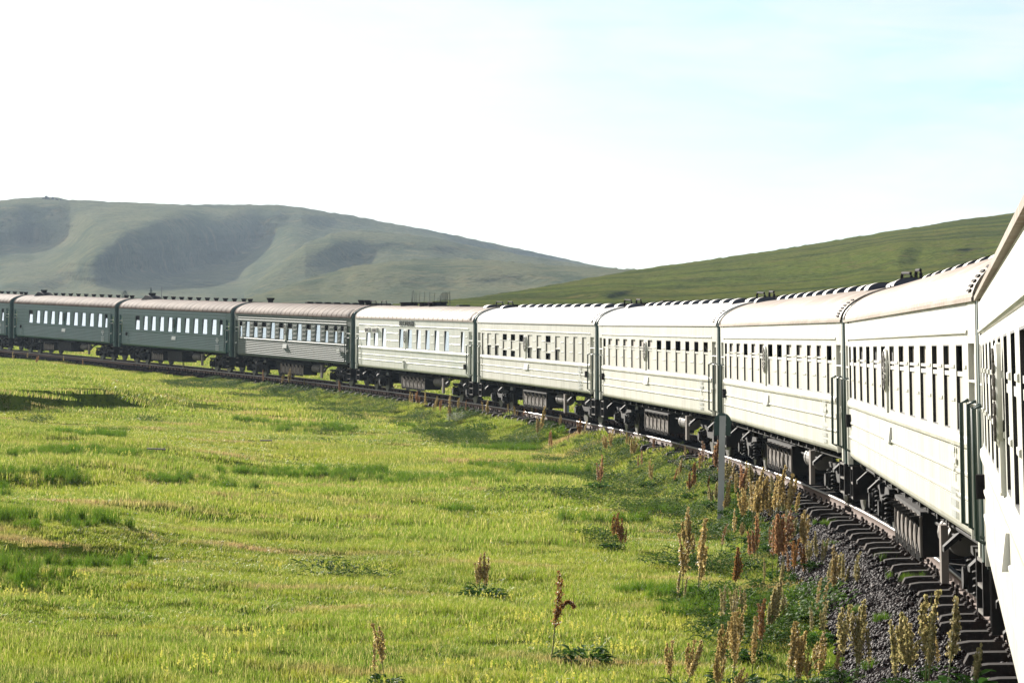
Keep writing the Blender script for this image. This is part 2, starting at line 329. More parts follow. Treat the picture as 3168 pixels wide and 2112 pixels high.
def hit(X, Y, off=0.0):
    """point where the sight line through photo pixel X, Y meets the meadow"""
    d = ray(X, Y); t = np.linspace(18, 330, 3000); P = d[None, :] * t[:, None] + np.array([0, 0, CAM_Z])
    k = P[:, 2] < G(P[:, 0], P[:, 1]) + off
    i = np.argmax(k) if k.any() else len(t) - 1
    return P[i]

# ------------------------------------------------------------------ ground sheet
az = np.radians(np.unique(np.concatenate([np.linspace(-180, -18, 60), np.linspace(-18, 18, 520), np.linspace(18, 180, 60)])))[:-1]
rr = np.concatenate([[0.5, 4, 8, 12], np.geomspace(16, 300, 330), np.geomspace(310, 3000, 30)])
A, RR = np.meshgrid(az, rr); gx, gy = np.sin(A) * RR, np.cos(A) * RR
fl = 1 - sstep(270, 420, RR)
gz = np.empty_like(gx); near = RR < 430
gz[near] = G(gx[near], gy[near]); base_far = 1.0 + 1.2 * np.clip(gy / 400, -1, 1)
gz = np.where(near, gz * fl + base_far * (1 - fl), base_far)
gz = np.where((RR < 60) & (np.abs(A) > R(20)), np.clip(gz, -5, 0.0), gz)
nr, nc = gx.shape
V = np.stack([gx, gy, gz], -1).reshape(-1, 3); Fq = grid_faces(nr, nc)
wrap = np.array([[i * nc + nc - 1, i * nc, (i + 1) * nc, (i + 1) * nc + nc - 1] for i in range(nr - 1)])
gnd = link('ground', np_mesh('ground', V, np.concatenate([Fq, wrap])[:, ::-1], M['ground'])); tag(gnd, kind='structure')

def BW(s): return np.interp(s, [-8, 15, 32, 46, 62, 120, 150, 220], [2.75, 2.5, 2.0, 1.5, 1.25, 1.3, 1.6, 1.8])     # how far the stones reach from the track centre
# ballast bed: a strip 4 mm and more above the ground sheet
ss = np.arange(-40, 262, 0.5); dd = np.array([-2.5, -2.0, -1.6, -0.9, -0.4, 0, 0.4, 0.9, 1.35, 1.6, 1.72, 1.9, 2.2, 2.6])
BV = []
for s in ss:
    c_ = math.tan(cant_at(min(max(s, -40), 220)))
    for d in dd:
        if d > 1.4: d = 1.4 + (d - 1.4) / 1.2 * (BW(s) + .15 - 1.4)
        x, y, z, p = tr(s); px, py = x - math.cos(p) * d, y - math.sin(p) * d
        h = z - 0.315 - c_ * d * (1 if abs(d) < 1.7 else 0) - (0.075 if abs(d) > 1.7 else 0) - (0.07 if 0.85 < d else 0) + 0.03 * math.sin(s * 7.3 + d * 5)
        BV.append((px, py, h))
BV = np.array(BV)
gg = G(BV[:, 0], BV[:, 1]); dcol = np.tile(dd, len(ss))
edge = (dcol > 1.6) | (dcol < -1.7)
BV[:, 2] = np.where(edge, gg + np.interp(np.abs(dcol), [1.7, 2.2, 2.6], [0.05, 0.04, -0.08]) + 0.02 * np.sin(BV[:, 0] * 31 + BV[:, 1] * 17), np.maximum(BV[:, 2], gg + 0.02))
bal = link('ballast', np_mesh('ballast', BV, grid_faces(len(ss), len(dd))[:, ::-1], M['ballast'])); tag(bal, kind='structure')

# ------------------------------------------------------------------ hills: real relief from sight-line contours with their own distances
def contour(pts): 
    p = np.array(pts, float); return lambda x: np.interp(x, p[:, 0], p[:, 1])
def smooth1(a, n):
    k = np.hanning(2 * n + 3); k /= k.sum(); return np.convolve(np.pad(a, n + 1, mode='edge'), k, mode='valid')
def gblur(a, n, axis): return np.apply_along_axis(smooth1, axis, a, n)
Q = 3168 / 2352
def build_hill(name, xs, base, crest, rbase, rcrest, shade, mtl, rows=150, back=140, lo=0.35, seed=1, rough=6.0, crest_bulge=0.12, sky=0.5):
    """columns run along the skyline (display px 2352 wide), rows climb from base to crest; 'shade' makes a zone steep, so the low sun leaves it dark"""
    t = np.linspace(0, 1, rows)
    XX = np.repeat(xs[None, :], rows, 0); YY = base(xs)[None, :] * (1 - t[:, None]) + crest(xs)[None, :] * t[:, None]
    st = np.clip(shade(XX + 38 * fbm(XX / 120, YY / 60, seed + 50, 3), YY + 16 * fbm(XX / 90, YY / 45, seed + 60, 3)), 0, 1); st = gblur(gblur(st, 5, 1), 3, 0)
    run = 1.0 - (1 - lo) * st                                  # depth gained per px of climb
    run = run * (1 + 1.2 * crest_bulge * sstep(.80, 1.0, t)[:, None] * 6)
    run = run * np.abs(base(xs) - crest(xs))[None, :]
    cr = np.cumsum(run, 0); cr = (cr - cr[:1]) / (cr[-1:] - cr[:1])
    r = rbase(xs)[None, :] + (rcrest(xs) - rbase(xs))[None, :] * cr
    r = gblur(r, 4, 1)
    env = np.sin(np.clip(t, 0, 1) * math.pi)[:, None] ** .5
    nzv = rough * (1.6 * fbm(XX / 170, YY / 40, seed, 3) + .5 * fbm(XX / 40, YY / 9, seed + 9, 3))
    r = r + nzv * env
    r = np.maximum.accumulate(r, 0)
    U = (XX * Q - 1584) / F_PX; Vv = (1056 - YY * Q) / F_PX; c, s_ = math.cos(ROLL), math.sin(ROLL)
    u = U * c - Vv * s_; v = U * s_ + Vv * c
    dx, dy, dz = u, math.cos(PITCH) - v * math.sin(PITCH), math.sin(PITCH) + v * math.cos(PITCH)
    P = np.stack([dx * r, dy * r, dz * r + CAM_Z], -1)
    P[-1, :, 2] += sky * fbm(xs / 14, xs * 0, seed + 3, 3) 
    # front skirt into the ground and the back side of the hill
    sk = P[:1].copy(); sk[..., 1] -= 6; sk[..., 2] -= 8
    bk = []
    for f_, dzz in ((.15, .015), (.4, .10), (1.0, .45), (2.2, 1.0)):
        b = P[-1:].copy(); k = 1 + f_ * back / np.hypot(P[-1:, :, 0], P[-1:, :, 1])
        b[..., 0] *= k; b[..., 1] *= k; b[..., 2] = P[-1:, :, 2] - dzz * (P[-1:, :, 2] + 2); bk.append(b)
    P = np.concatenate([sk, P] + bk, 0)
    o = link(name, np_mesh(name, P.reshape(-1, 3), grid_faces(*P.shape[:2]), mtl)); tag(o, kind='structure'); return o
def blob(X, Y, cx, cy, rx, ry, rot=0.0, soft=.25):
    c, s_ = math.cos(rot), math.sin(rot); a = ((X - cx) * c + (Y - cy) * s_) / rx; b = (-(X - cx) * s_ + (Y - cy) * c) / ry
    return 1 - sstep(1 - soft, 1 + soft, np.hypot(a, b))
def fold(X, Y, cx, cy, rx, ry, rot=0.0, soft=.25, up=.6):
    """a steep flank: sharp lower edge, the upper edge easing over the rounded ridge"""
    c, s_ = math.cos(rot), math.sin(rot); b = (-(X - cx) * s_ + (Y - cy) * c) / ry
    return blob(X, Y, cx, cy, rx, ry, rot, soft) * (up + (1 - up) * sstep(-1.0, .1, b))
def shade_main(X, Y):
    s = fold(X, Y, -70, 530, 275, 64, -0.14, .22, .8)                           # far left flank
    s = np.maximum(s, fold(X, Y, 440, 548, 215, 70, -0.24, .16, .62))           # the broad dark hollow
    s = np.maximum(s, fold(X, Y, 275, 604, 165, 36, -0.20, .3, .6))
    s = np.maximum(s, fold(X, Y, -260, 640, 260, 30, -0.1, .4))
    s = np.maximum(s, .75 * fold(X, Y, 690, 497, 190, 16, 0.13, .6))
    s = np.maximum(s, .6 * fold(X, Y, 120, 650, 170, 16, -0.12, .6)); s = np.maximum(s, .5 * fold(X, Y, 560, 640, 140, 10, -0.1, .7))
    s = np.maximum(s, .95 * blob(X, Y, 1110, 557, 290, 9, 0.21, .4))
    return s
def shade_mid(X, Y):
    s = .9 * fold(X, Y, 800, 580, 110, 24, -0.15, .5)
    s = np.maximum(s, .75 * fold(X, Y, 1010, 572, 170, 14, 0.12, .5)); return s
def shade_low(X, Y):
    s = .8 * fold(X, Y, 930, 640, 270, 22, 0.0, .5); s = np.maximum(s, .85 * fold(X, Y, 1130, 634, 150, 16, 0.05, .5))
    return np.maximum(s, .5 * blob(X, Y, 760, 665, 160, 10, -0.05, .6))
main_crest = contour([(-700, 600), (-500, 540), (-300, 490), (-120, 468), (0, 461), (40, 456), (95, 453), (135, 454), (160, 460), (190, 460), (250, 464), (330, 466), (430, 470), (545, 469), (640, 471), (690, 476), (740, 485), (800, 494), (870, 507), (950, 522), (1050, 541), (1150, 562), (1250, 584), (1370, 610), (1440, 620), (1600, 650), (1750, 690)])
flat = lambda y: (lambda x: np.full_like(np.asarray(x, float), y))
hx = np.arange(-700, 1700, 5.0)
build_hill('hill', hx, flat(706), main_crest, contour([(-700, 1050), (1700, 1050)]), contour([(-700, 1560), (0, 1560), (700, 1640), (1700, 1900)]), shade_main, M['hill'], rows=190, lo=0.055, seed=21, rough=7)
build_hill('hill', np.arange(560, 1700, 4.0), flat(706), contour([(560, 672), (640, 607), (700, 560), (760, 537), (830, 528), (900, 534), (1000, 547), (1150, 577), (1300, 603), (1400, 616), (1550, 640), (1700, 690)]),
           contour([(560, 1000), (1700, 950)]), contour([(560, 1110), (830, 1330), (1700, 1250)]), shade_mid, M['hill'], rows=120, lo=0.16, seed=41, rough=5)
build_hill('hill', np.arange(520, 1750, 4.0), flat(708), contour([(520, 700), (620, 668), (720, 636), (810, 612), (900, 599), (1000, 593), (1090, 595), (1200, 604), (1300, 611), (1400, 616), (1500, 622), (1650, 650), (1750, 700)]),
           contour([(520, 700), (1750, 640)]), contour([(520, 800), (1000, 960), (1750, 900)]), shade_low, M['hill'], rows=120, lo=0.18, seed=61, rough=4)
def shade_right(X, Y):
    s = .9 * blob(X, Y, 1370, 676, 90, 9, -0.05, .5)
    s = np.maximum(s, .7 * blob(X, Y, 2130, 590, 330, 22, -0.10, .6)); s = np.maximum(s, .7 * blob(X, Y, 2200, 640, 260, 14, -0.2, .6))
    s = np.maximum(s, .5 * blob(X, Y, 1640, 650, 170, 7, -0.12, .6)); return np.maximum(s, .5 * blob(X, Y, 1860, 622, 160, 7, -0.12, .6))
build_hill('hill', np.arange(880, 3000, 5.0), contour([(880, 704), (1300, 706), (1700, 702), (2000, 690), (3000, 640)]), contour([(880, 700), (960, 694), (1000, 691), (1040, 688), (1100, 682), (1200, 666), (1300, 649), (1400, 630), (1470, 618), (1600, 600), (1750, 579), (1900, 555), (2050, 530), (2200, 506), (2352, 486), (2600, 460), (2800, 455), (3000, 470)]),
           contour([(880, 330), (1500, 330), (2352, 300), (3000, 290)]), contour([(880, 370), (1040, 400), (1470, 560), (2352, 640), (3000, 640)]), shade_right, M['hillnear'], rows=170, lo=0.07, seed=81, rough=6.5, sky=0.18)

# ------------------------------------------------------------------ coaches
HL, HW = 11.76, 1.485                 # half length and half width of a body
ZB, ZG, RISE = 1.15, 3.545, 0.65
def prof_smooth():                    # (z, y) up the side of a smooth-sided coach
    b = HW; e = .014
    P = [(ZB, b - .05), (ZB + .05, b - .012), (ZB + .10, b)]
    for z in (1.53, 1.78): P += [(z - .040, b), (z - .038, b - .018), (z - .022, b - .018), (z - .02, b), (z - .008, b + e), (z + .016, b + e), (z + .024, b)]
    P += [(2.020, b), (2.022, b - .018), (2.043, b - .018), (2.045, b), (2.06, b + .025), (2.10, b + .032), (2.15, b + .025), (2.17, b)]
    top = [(3.195, b), (3.197, b - .016), (3.213, b - .016), (3.215, b), (3.225, b + .018), (3.25, b + .018), (3.26, b), (ZG - .045, b), (ZG - .043, b - .02), (ZG - .012, b - .02), (ZG - .010, b), (ZG, b)]
    return P, top
def prof_ribbed(nlow=8, upper=(3.22, 3.36, 3.46), amp=.022):
    b = HW; P = [(ZB, b - .05), (ZB + .05, b - .012), (ZB + .10, b)]
    zs = np.linspace(ZB + .17, 2.0, nlow)
    for z in zs: P += [(z - .022, b), (z - .016, b + amp), (z - .003, b + amp), (z + .022, b + amp * .2), (z + .027, b)]
    P += [(2.07, b), (2.085, b + .02), (2.15, b + .02), (2.165, b)]
    top = []
    for z in upper: top += [(z - .022, b), (z - .016, b + amp), (z - .003, b + amp), (z + .022, b + amp * .2), (z + .027, b)]
    top += [(ZG, b)]
    return P, top
WZ0, WZ1 = 2.21, 3.11
REC = 0.032
DOORS = [(10.97, 11.60), (-11.60, -10.97)]
def wall(mb, lowp, topp, wins, pill_ribs, wz=(WZ0, WZ1)):
    """the visible side with real openings; wins: list of (centre, width)"""
    def rows(P, xa, xb):
        for (z0, y0), (z1, y1) in zip(P[:-1], P[1:]): mb.quad((xa, y0, z0), (xb, y0, z0), (xb, y1, z1), (xa, y1, z1))
        mb.add([(xa, y, z) for z, y in P] + [(xa, HW - .02, P[-1][0]), (xa, HW - .02, P[0][0])], [tuple(range(len(P) + 2))])
        mb.add([(xb, y, z) for z, y in P] + [(xb, HW - .02, P[-1][0]), (xb, HW - .02, P[0][0])], [tuple(range(len(P) + 2))[::-1]])
    xa, xb = -10.93, 10.93
    low = lowp + [(wz[0], HW)]; top = [(wz[1], HW)] + topp
    rows(low, xa, xb); rows(top, xa, xb)
    ed = sorted([(c - w_ / 2, c + w_ / 2) for c, w_ in wins]); cur = xa
    for a, b in ed + [(xb, xb)]:
        if a > cur:
            mb.quad((cur, HW, wz[0]), (a, HW, wz[0]), (a, HW, wz[1]), (cur, HW, wz[1]))
            if a - cur > .3 and a - cur < 4:
                for z in pill_ribs:
                    ia, ib = cur + .17, a - .17
                    if ib - ia > .1: mb.loft([[(ia, HW, z - .022), (ia, HW + .012, z - .016), (ia, HW + .012, z + .016), (ia, HW, z + .022)], [(ib, HW, z - .022), (ib, HW + .012, z - .016), (ib, HW + .012, z + .016), (ib, HW, z + .022)]])
            elif a - cur >= 4:
                pass
        cur = b
    # door surround: header, corner posts and the recess
    for x0, x1 in DOORS:
        o0, o1 = (x0 - .04, HL) if x0 > 0 else (-HL, x1 + .04)
        mb.quad((o0, HW, 3.20), (o1, HW, 3.20), (o1, HW, ZG), (o0, HW, ZG))
        for a, b in ((o0, x0), (x1, o1)):
            mb.box(a, b, HW - .09, HW, 1.02 if (b > 11.6 or a < -11.6) else ZB, 3.20)
        mb.box(x0, x1, HW - .09, HW - .002, 3.12, 3.198)
    # far side, ends and floor
    mb.quad((-HL, -HW, ZB), (-HL, -HW, ZG), (HL, -HW, ZG), (HL, -HW, ZB))
    mb.quad((-HL, -HW, ZB), (HL, -HW, ZB), (HL, HW - .1, ZB), (-HL, HW - .1, ZB))

_wcache = {}
def cached(key, fn):
    if key not in _wcache: _wcache[key] = fn()
    return _wcache[key]
def window(parent, c, w_, kind, wz=(WZ0, WZ1)):
    """one window: near-black frame holding the jamb shade in its colour, pane(s), vent bar. kind: B open vent over blind, C curtain above blind, F blind, G glass, V glass with open vent, L blind with the lower part open, U both"""
    h = wz[1] - wz[0]; key = (round(w_, 2), kind, round(h, 2)); x0, x1 = -w_ / 2, w_ / 2
    y = -REC; zv = h * .66
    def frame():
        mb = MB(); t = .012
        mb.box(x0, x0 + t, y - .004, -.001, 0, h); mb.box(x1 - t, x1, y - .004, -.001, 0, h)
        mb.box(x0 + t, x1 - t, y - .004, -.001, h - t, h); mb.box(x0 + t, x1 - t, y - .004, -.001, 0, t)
        return mb.mesh('window', M['rubber_shade'])
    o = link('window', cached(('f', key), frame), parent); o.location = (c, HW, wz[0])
    def sub(nm, mtl, z0, z1, yy=y, sm=None):
        def f(): return MB().box(x0 + .001, x1 - .001, yy - .006, yy, z0, z1).mesh(nm, M[mtl])
        q_ = link(nm, cached((nm, key, mtl, round(z0, 3)), f), o)
        if mtl.startswith('glass'): q_.rotation_euler = (R(2.0), 0, 0); q_.location = (0, .014, 0)
    def bar(z, hgt=.05):
        def f(): return MB().box(x0 + .004, x1 - .004, y + .001, y + .022, z - hgt / 2, z + hgt / 2).mesh('vent_bar', M['alu'])
        link('vent_bar', cached(('bar', key, round(z, 3)), f), o)
    if kind in 'GH': sub('pane', 'glass' if kind == 'G' else 'glassb', .012, h - .012)
    elif kind in 'VW':
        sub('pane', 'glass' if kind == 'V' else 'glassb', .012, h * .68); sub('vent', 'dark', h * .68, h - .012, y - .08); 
        if kind == 'W': bar(h * .68, .035)
    elif kind == 'F': sub('pane', 'blind', .012, h - .012); 
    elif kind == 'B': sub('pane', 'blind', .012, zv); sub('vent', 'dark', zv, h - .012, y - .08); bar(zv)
    elif kind == 'C':
        sub('pane', 'blind', .012, zv); bar(zv); bar(zv + .07, .035)
        def f():
            mb = MB(); n = 9
            for i in range(n):
                xa, xb = x0 + w_ * (.0 + i / n), x0 + w_ * (i + 1) / n
                ya = y - .03 + .012 * (i % 2); yb = y - .03 + .012 * ((i + 1) % 2)
                mb.quad((xa, ya, zv), (xb, yb, zv), (xb, yb, h - .01), (xa, ya, h - .01))
            return mb.mesh('curtain', M['curtain'])
        link('curtain', cached(('cur', key), f), o)
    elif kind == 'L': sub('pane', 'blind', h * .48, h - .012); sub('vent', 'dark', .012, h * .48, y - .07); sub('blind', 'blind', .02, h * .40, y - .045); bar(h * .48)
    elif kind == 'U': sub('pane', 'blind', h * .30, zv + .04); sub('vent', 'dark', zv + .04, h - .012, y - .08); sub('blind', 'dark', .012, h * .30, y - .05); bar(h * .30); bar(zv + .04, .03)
    return o

def roof_profile(n=14, w_=HW + .012, z0=ZG, rise=RISE):
    return [(w_ * math.cos(a), z0 + rise * math.sin(a)) for a in np.linspace(0, math.pi, 2 * n + 1)]
def roof_shell(ribs):
    mb = MB(); pr = roof_profile()
    xs = [-HL, HL]
    outer = [(y, z) for y, z in pr]
    mb.loft([[(x, y, z) for y, z in outer] for x in xs], close=False, caps=False)
    # gutters
    for s in (1, -1): mb.box(-HL, HL, *sorted((s * (HW - .01), s * (HW + .035))), ZG - .012, ZG + .03)
    # edge rings and seams
    seams = [(-HL + .03, .03, .018), (HL - .03, .03, .018)] + [(x, .02, .009) for x in (np.arange(-10.8, 11, .9) if ribs else [])]
    for x, hw_, e in seams:
        pr2 = roof_profile(w_=HW + .012 + e, rise=RISE + e)
        mb.loft([[(x - hw_, y, z) for y, z in pr], [(x - hw_, y, z) for y, z in pr2], [(x + hw_, y, z) for y, z in pr2], [(x + hw_, y, z) for y, z in pr]], close=False, caps=False)
    return mb.mesh('roof', None, smooth=False)
def roof_z(y): return ZG + RISE * math.sqrt(max(0, 1 - (y / (HW + .012)) ** 2))

def door_parts(coach, x0, x1, bodym, glassm):
    w_ = x1 - x0; cx = (x0 + x1) / 2; yd = HW - .06
    def dm():
        mb = MB(); h0, h1 = ZB + .10, 3.12; a, b = -w_ / 2 + .003, w_ / 2 - .003; wa, wb, z0, z1 = -.19, .19, 2.0, 2.98
        for q in ((a, wa, h0, h1), (wb, b, h0, h1), (wa, wb, h0, z0), (wa, wb, z1, h1)): mb.box(q[0], q[1], -.03, 0, q[2], q[3])
        mb.box(wa - .03, wb + .03, .0, .012, z0 - .03, z0); mb.box(wa - .03, wb + .03, .0, .012, z1, z1 + .03)
        mb.box(wa - .03, wa, .0, .012, z0, z1); mb.box(wb, wb + .03, .0, .012, z0, z1)
        return mb.mesh('door', M[bodym])
    d = link('door', cached(('door', bodym), dm), coach); d.location = (cx, yd, 0)
    link('door_pane', cached(('dp', glassm), lambda: MB().box(-.19, .19, -.022, -.012, 2.0, 2.98).mesh('door_pane', M[glassm])), d)
    def gb():
        mb = MB()
        mb.cyl((0, .045, 0), 'x', .016, w_ + .02, 8)
        return mb.mesh('guard_bar', M['alu'])
    for z in (2.52, 2.74): link('guard_bar', cached('gb', gb), d).location = (0, 0, z)
    def dh():
        mb = MB(); s = 1; mb.box(.16, .25, .004, .06, 1.86, 1.90); mb.box(.19, .225, .004, .10, 1.80, 1.86); return mb.mesh('door_handle', M['alu'])
    link('door_handle', cached('dh', dh), d)
    def hr():
        mb = MB(); mb.tube([(0, 0, 1.28), (0, .075, 1.31), (0, .075, 2.52), (0, 0, 2.55)], .023, 8); return mb.mesh('handrail', M['handrail'], True)
    for x in (x0 - .07, x1 + .06):
        o = link('handrail', cached('hr', hr), coach); o.location = (x, HW, 0)
    def st(ya):
        return MB().box(-w_ / 2 + .02, w_ / 2 - .02, ya - .1, 1.44, -.035, 0).mesh('step', M['boxgrey'])
    for z, ya in ((.98, 1.10), (.72, 1.22), (.46, 1.30)):
        so = link('step', cached(('st', ya), lambda: st(ya)), coach); so.location = (cx, 0, z)
    def stf():
        mb = MB()
        mb.box(-.015, .015, 1.05, 1.45, .43, 1.02)
        return mb.mesh('step_frame', M['under'])
    for x in (x0, x1): link('step_frame', cached('stf', stf), coach).location = (x, 0, 0)

def bogie(coach, x):
    def fr_():
        mb = MB()
        for s in (1, -1):
            y0, y1 = (.96, 1.10) if s > 0 else (-1.10, -.96)
            prof = [(-1.75, .72), (-1.75, .80), (-.75, .80), (-.45, .62), (.45, .62), (.75, .80), (1.75, .80), (1.75, .72), (.85, .68), (.5, .46), (-.5, .46), (-.85, .68)]
            mb.loft([[(px, y0, pz) for px, pz in prof], [(px, y1, pz) for px, pz in prof]])
        mb.box(-.25, .25, -1.0, 1.0, .5, .95)                                   # bolster
        for e in (-1.72, 1.72): mb.box(e - .06, e + .06, -.95, .95, .68, .80)    # end beams
        # bent plate brackets at the ends
        for e in (1.78, -1.30):
            pr = [(.80, 1.06), (1.02, 1.05), (1.24, .96), (1.42, .80), (1.42, .74), (1.22, .90), (1.02, .97), (.80, .96)]
            mb.loft([[(e - .20, py, pz) for py, pz in pr], [(e + .02, py, pz) for py, pz in pr]])
        for e in (-1.2, 1.2):                                                   # brake hangers
            for k in (-.58, .58): mb.box(e + k - .05, e + k + .05, .70, .84, .22, .72)
        mb.box(-1.7, 1.7, .60, .66, .18, .24)
        return mb.mesh('bogie', M['under'])
    b = link('bogie', cached('bogie', fr_), coach); b.location = (x, 0, 0)
    def wh():
        mb = MB()
        for s in (1, -1):
            mb.cyl((0, s * .795, 0), 'y', .475, .10, 28); mb.cyl((0, s * .73, 0), 'y', .505, .035, 28); mb.cyl((0, s * .86, 0), 'y', .17, .10, 14)
        mb.cyl((0, 0, 0), 'y', .085, 1.5, 10); return mb.mesh('wheelset', M['wheel'])
    for e in (-1.2, 1.2):
        o = link('wheelset', cached('wh', wh), b); o.location = (e, 0, .475)
        def ab():
            mb = MB(); mb.box(-.17, .17, .95, 1.20, -.16, .14); mb.cyl((0, 1.22, 0), 'y', .13, .06, 16); mb.box(-.42, .42, 1.0, 1.14, -.20, -.15); return mb.mesh('axle_box', M['under'])
        a = link('axle_box', cached('ab', ab), b); a.location = (e, 0, .475)
        def sp():
            mb = MB()
            for k in (0,):
                mb.tube([(k + .085 * math.cos(t), 1.07 + .085 * math.sin(t), .30 + .40 * t / 31.4) for t in np.linspace(0, 31.4, 60)], .020, 5)
            return mb.mesh('spring', M['under'])
        
        for k2 in (-.33, .33): link('spring', cached('sp', sp), b).location = (e + k2, 0, 0)
    def sw():
        mb = MB(); mb.tube([(0, .11 * math.cos(t), .11 * math.sin(t)) for t in np.linspace(0, 2 * math.pi, 20)], .014, 5); mb.cyl((0, 0, 0), 'x', .035, .08, 10); return mb.mesh('ring', M['boxgrey'], True)
    for e in (1.86,):
        o = link('ring', cached('sw', sw), b); o.location = (e, 1.22, 1.06)

def underframe(coach, kind):
    bogie(coach, 8.5); bogie(coach, -8.5)
    def sill():
        mb = MB(); mb.box(-11.5, 11.5, -.25, .25, .92, 1.14); mb.box(-10.8, 10.8, .85, .95, .98, 1.14); mb.box(-10.8, 10.8, -.95, -.85, .98, 1.14)
        for x in np.arange(-6.5, 6.6, 1.3): mb.box(x - .05, x + .05, -1.35, 1.35, 1.02, 1.14)
        mb.tube([(-10, 1.25, 1.0), (10, 1.25, 1.0)], .022, 5); mb.tube([(-6, 1.15, .82), (-2.6, 1.15, .82), (-2.6, 1.15, 1.0)], .02, 5)
        return mb.mesh('underframe', M['under'])
    link('underframe', cached('sill', sill), coach)
    L0, L1 = (-2.4, 2.2) if kind != 'G' else (2.2, 4.6)
    def bb():
        mb = MB(); mb.box(L0, L1, .55, 1.30, .36, .90); mb.box(L0 - .03, L1 + .03, .5, 1.33, .902, .95)
        return mb.mesh('battery_box', M['under'])  # near-black body, the shade on its end put into the colour
    b = link('battery_box', cached(('bb', L0), bb), coach)
    def pn():
        mb = MB(); mb.box(L0 + .01, L1 - .01, 1.302, 1.316, .37, .89)
        for i in range(7):
            x = L0 + .01 + (L1 - L0 - .02) * i / 6; mb.box(x - .02, x + .02, 1.317, 1.34, .36, .89)
        return mb.mesh('panel', M['boxlight'])  # paler slab so that only the sunlit face looks bright
    link('panel', cached(('pn', L0), pn), b)
    def hk():
        mb = MB()
        for i in range(1):
            x = 0
            mb.tube([(x, 1.31, .86), (x, 1.34, .72), (x + .09, 1.34, .64), (x + .09, 1.34, .50), (x - .12, 1.34, .42)], .011, 5)
            mb.loft([[(x - .30, 1.305, .90), (x - .30, 1.46, .89), (x - .30, 1.305, .70)], [(x - .27, 1.305, .90), (x - .27, 1.46, .89), (x - .27, 1.305, .70)]])
            for k in range(5): mb.box(x - .28 + k * .13, x - .255 + k * .13, 1.30, 1.345, .30, .40)
        return mb.mesh('hook', M['under'])
    for i in range(6): link('hook', cached(('hk', L0), hk), b).location = (L0 + (L1 - L0) * (i + .5) / 6, 0, 0)
    def tk():
        mb = MB(); mb.cyl((-4.3, 1.0, .76), 'x', .21, 1.5, 20)
        for x in (-4.75, -3.85): mb.cyl((x, 1.0, .76), 'x', .222, .05, 20)
        return mb.mesh('air_tank', M['boxgrey'], False)
    link('air_tank', cached('tk', tk), coach)
    link('equipment_box', cached('eq1', lambda: MB().box(-6.15, -5.9, 1.30, 1.385, .32, 1.0).mesh('equipment_box', M['boxlight'])), coach)
    link('equipment_box', cached(('eq2', kind), lambda: (MB().box(-1.6, 1.4, .3, 1.25, .38, 1.0) if kind == 'G' else MB().box(2.7, 5.4, -.9, .7, .45, 1.0)).mesh('equipment_box', M['under'])), coach)
    def cp(sg):
        mb = MB()
        for s in (sg,):
            mb.box(*sorted((s * 11.3, s * 12.2)), -.14, .14, .82, 1.08); mb.box(*sorted((s * 12.0, s * 12.265)), -.2, .2, .76, 1.14)
            mb.tube([(s * 11.7, .35, .95), (s * 11.95, .36, .62), (s * 12.2, .3, .60)], .03, 6)
        return mb.mesh('coupler', M['under'])
    for sg in (1, -1): link('coupler', cached(('cp', sg), lambda: cp(sg)), coach)

def ends(coach):
    def ew(sg):
        mb = MB()
        for s in (sg,):
            pr = [(HW - .02, .98)] + roof_profile(w_=HW - .005, rise=RISE - .01) + [(-(HW - .02), .98)]
            pr2 = [(HW - .09, 1.02)] + roof_profile(w_=HW - .08, rise=RISE - .07) + [(-(HW - .09), 1.02)]
            xa, xb, xc = s * (HL - .01), s * (HL + .13), s * (HL + .17)
            mb.loft([[(xa, y, z) for y, z in pr], [(xb, y, z) for y, z in pr], [(xc, y, z) for y, z in pr2]])
        return mb.mesh('end_wall', M['endgreen'])
    for sg in (1, -1): link('end_wall', cached(('ew', sg), lambda: ew(sg)), coach)
    def gw(sg):
        mb = MB()
        for s in (sg,):
            for k in range(4):
                w_ = .62 - .05 * (k % 2); xa = s * (HL + .17 + k * .085)
                pr = [(w_, 1.25), (w_, 3.3), (w_ - .2, 3.5), (-w_ + .2, 3.5), (-w_, 3.3), (-w_, 1.25)]
                mb.loft([[(xa, y, z) for y, z in pr], [(xa + s * .082, y, z) for y, z in pr]])
        return mb.mesh('gangway', M['rubber_shade'])
    for sg in (1, -1): link('gangway', cached(('gw', sg), lambda: gw(sg)), coach)

def louvre(coach):
    def lv():
        mb = MB()
        for k in range(7):
            a = math.asin(min(1, (.10 + k * .048) / RISE)); y = (HW + .012) * math.cos(a) + .004; z = ZG + .10 + k * .048
            mb.loft([[(-.17, y - .02, z), (-.17, y + .022, z - .006), (-.17, y + .006, z + .02)], [(.17, y - .02, z), (.17, y + .022, z - .006), (.17, y + .006, z + .02)]])
        return mb.mesh('louvre', M['vent'])
    o = link('louvre', cached('lv', lv), coach); o.location = (-11.2, 0, 0)

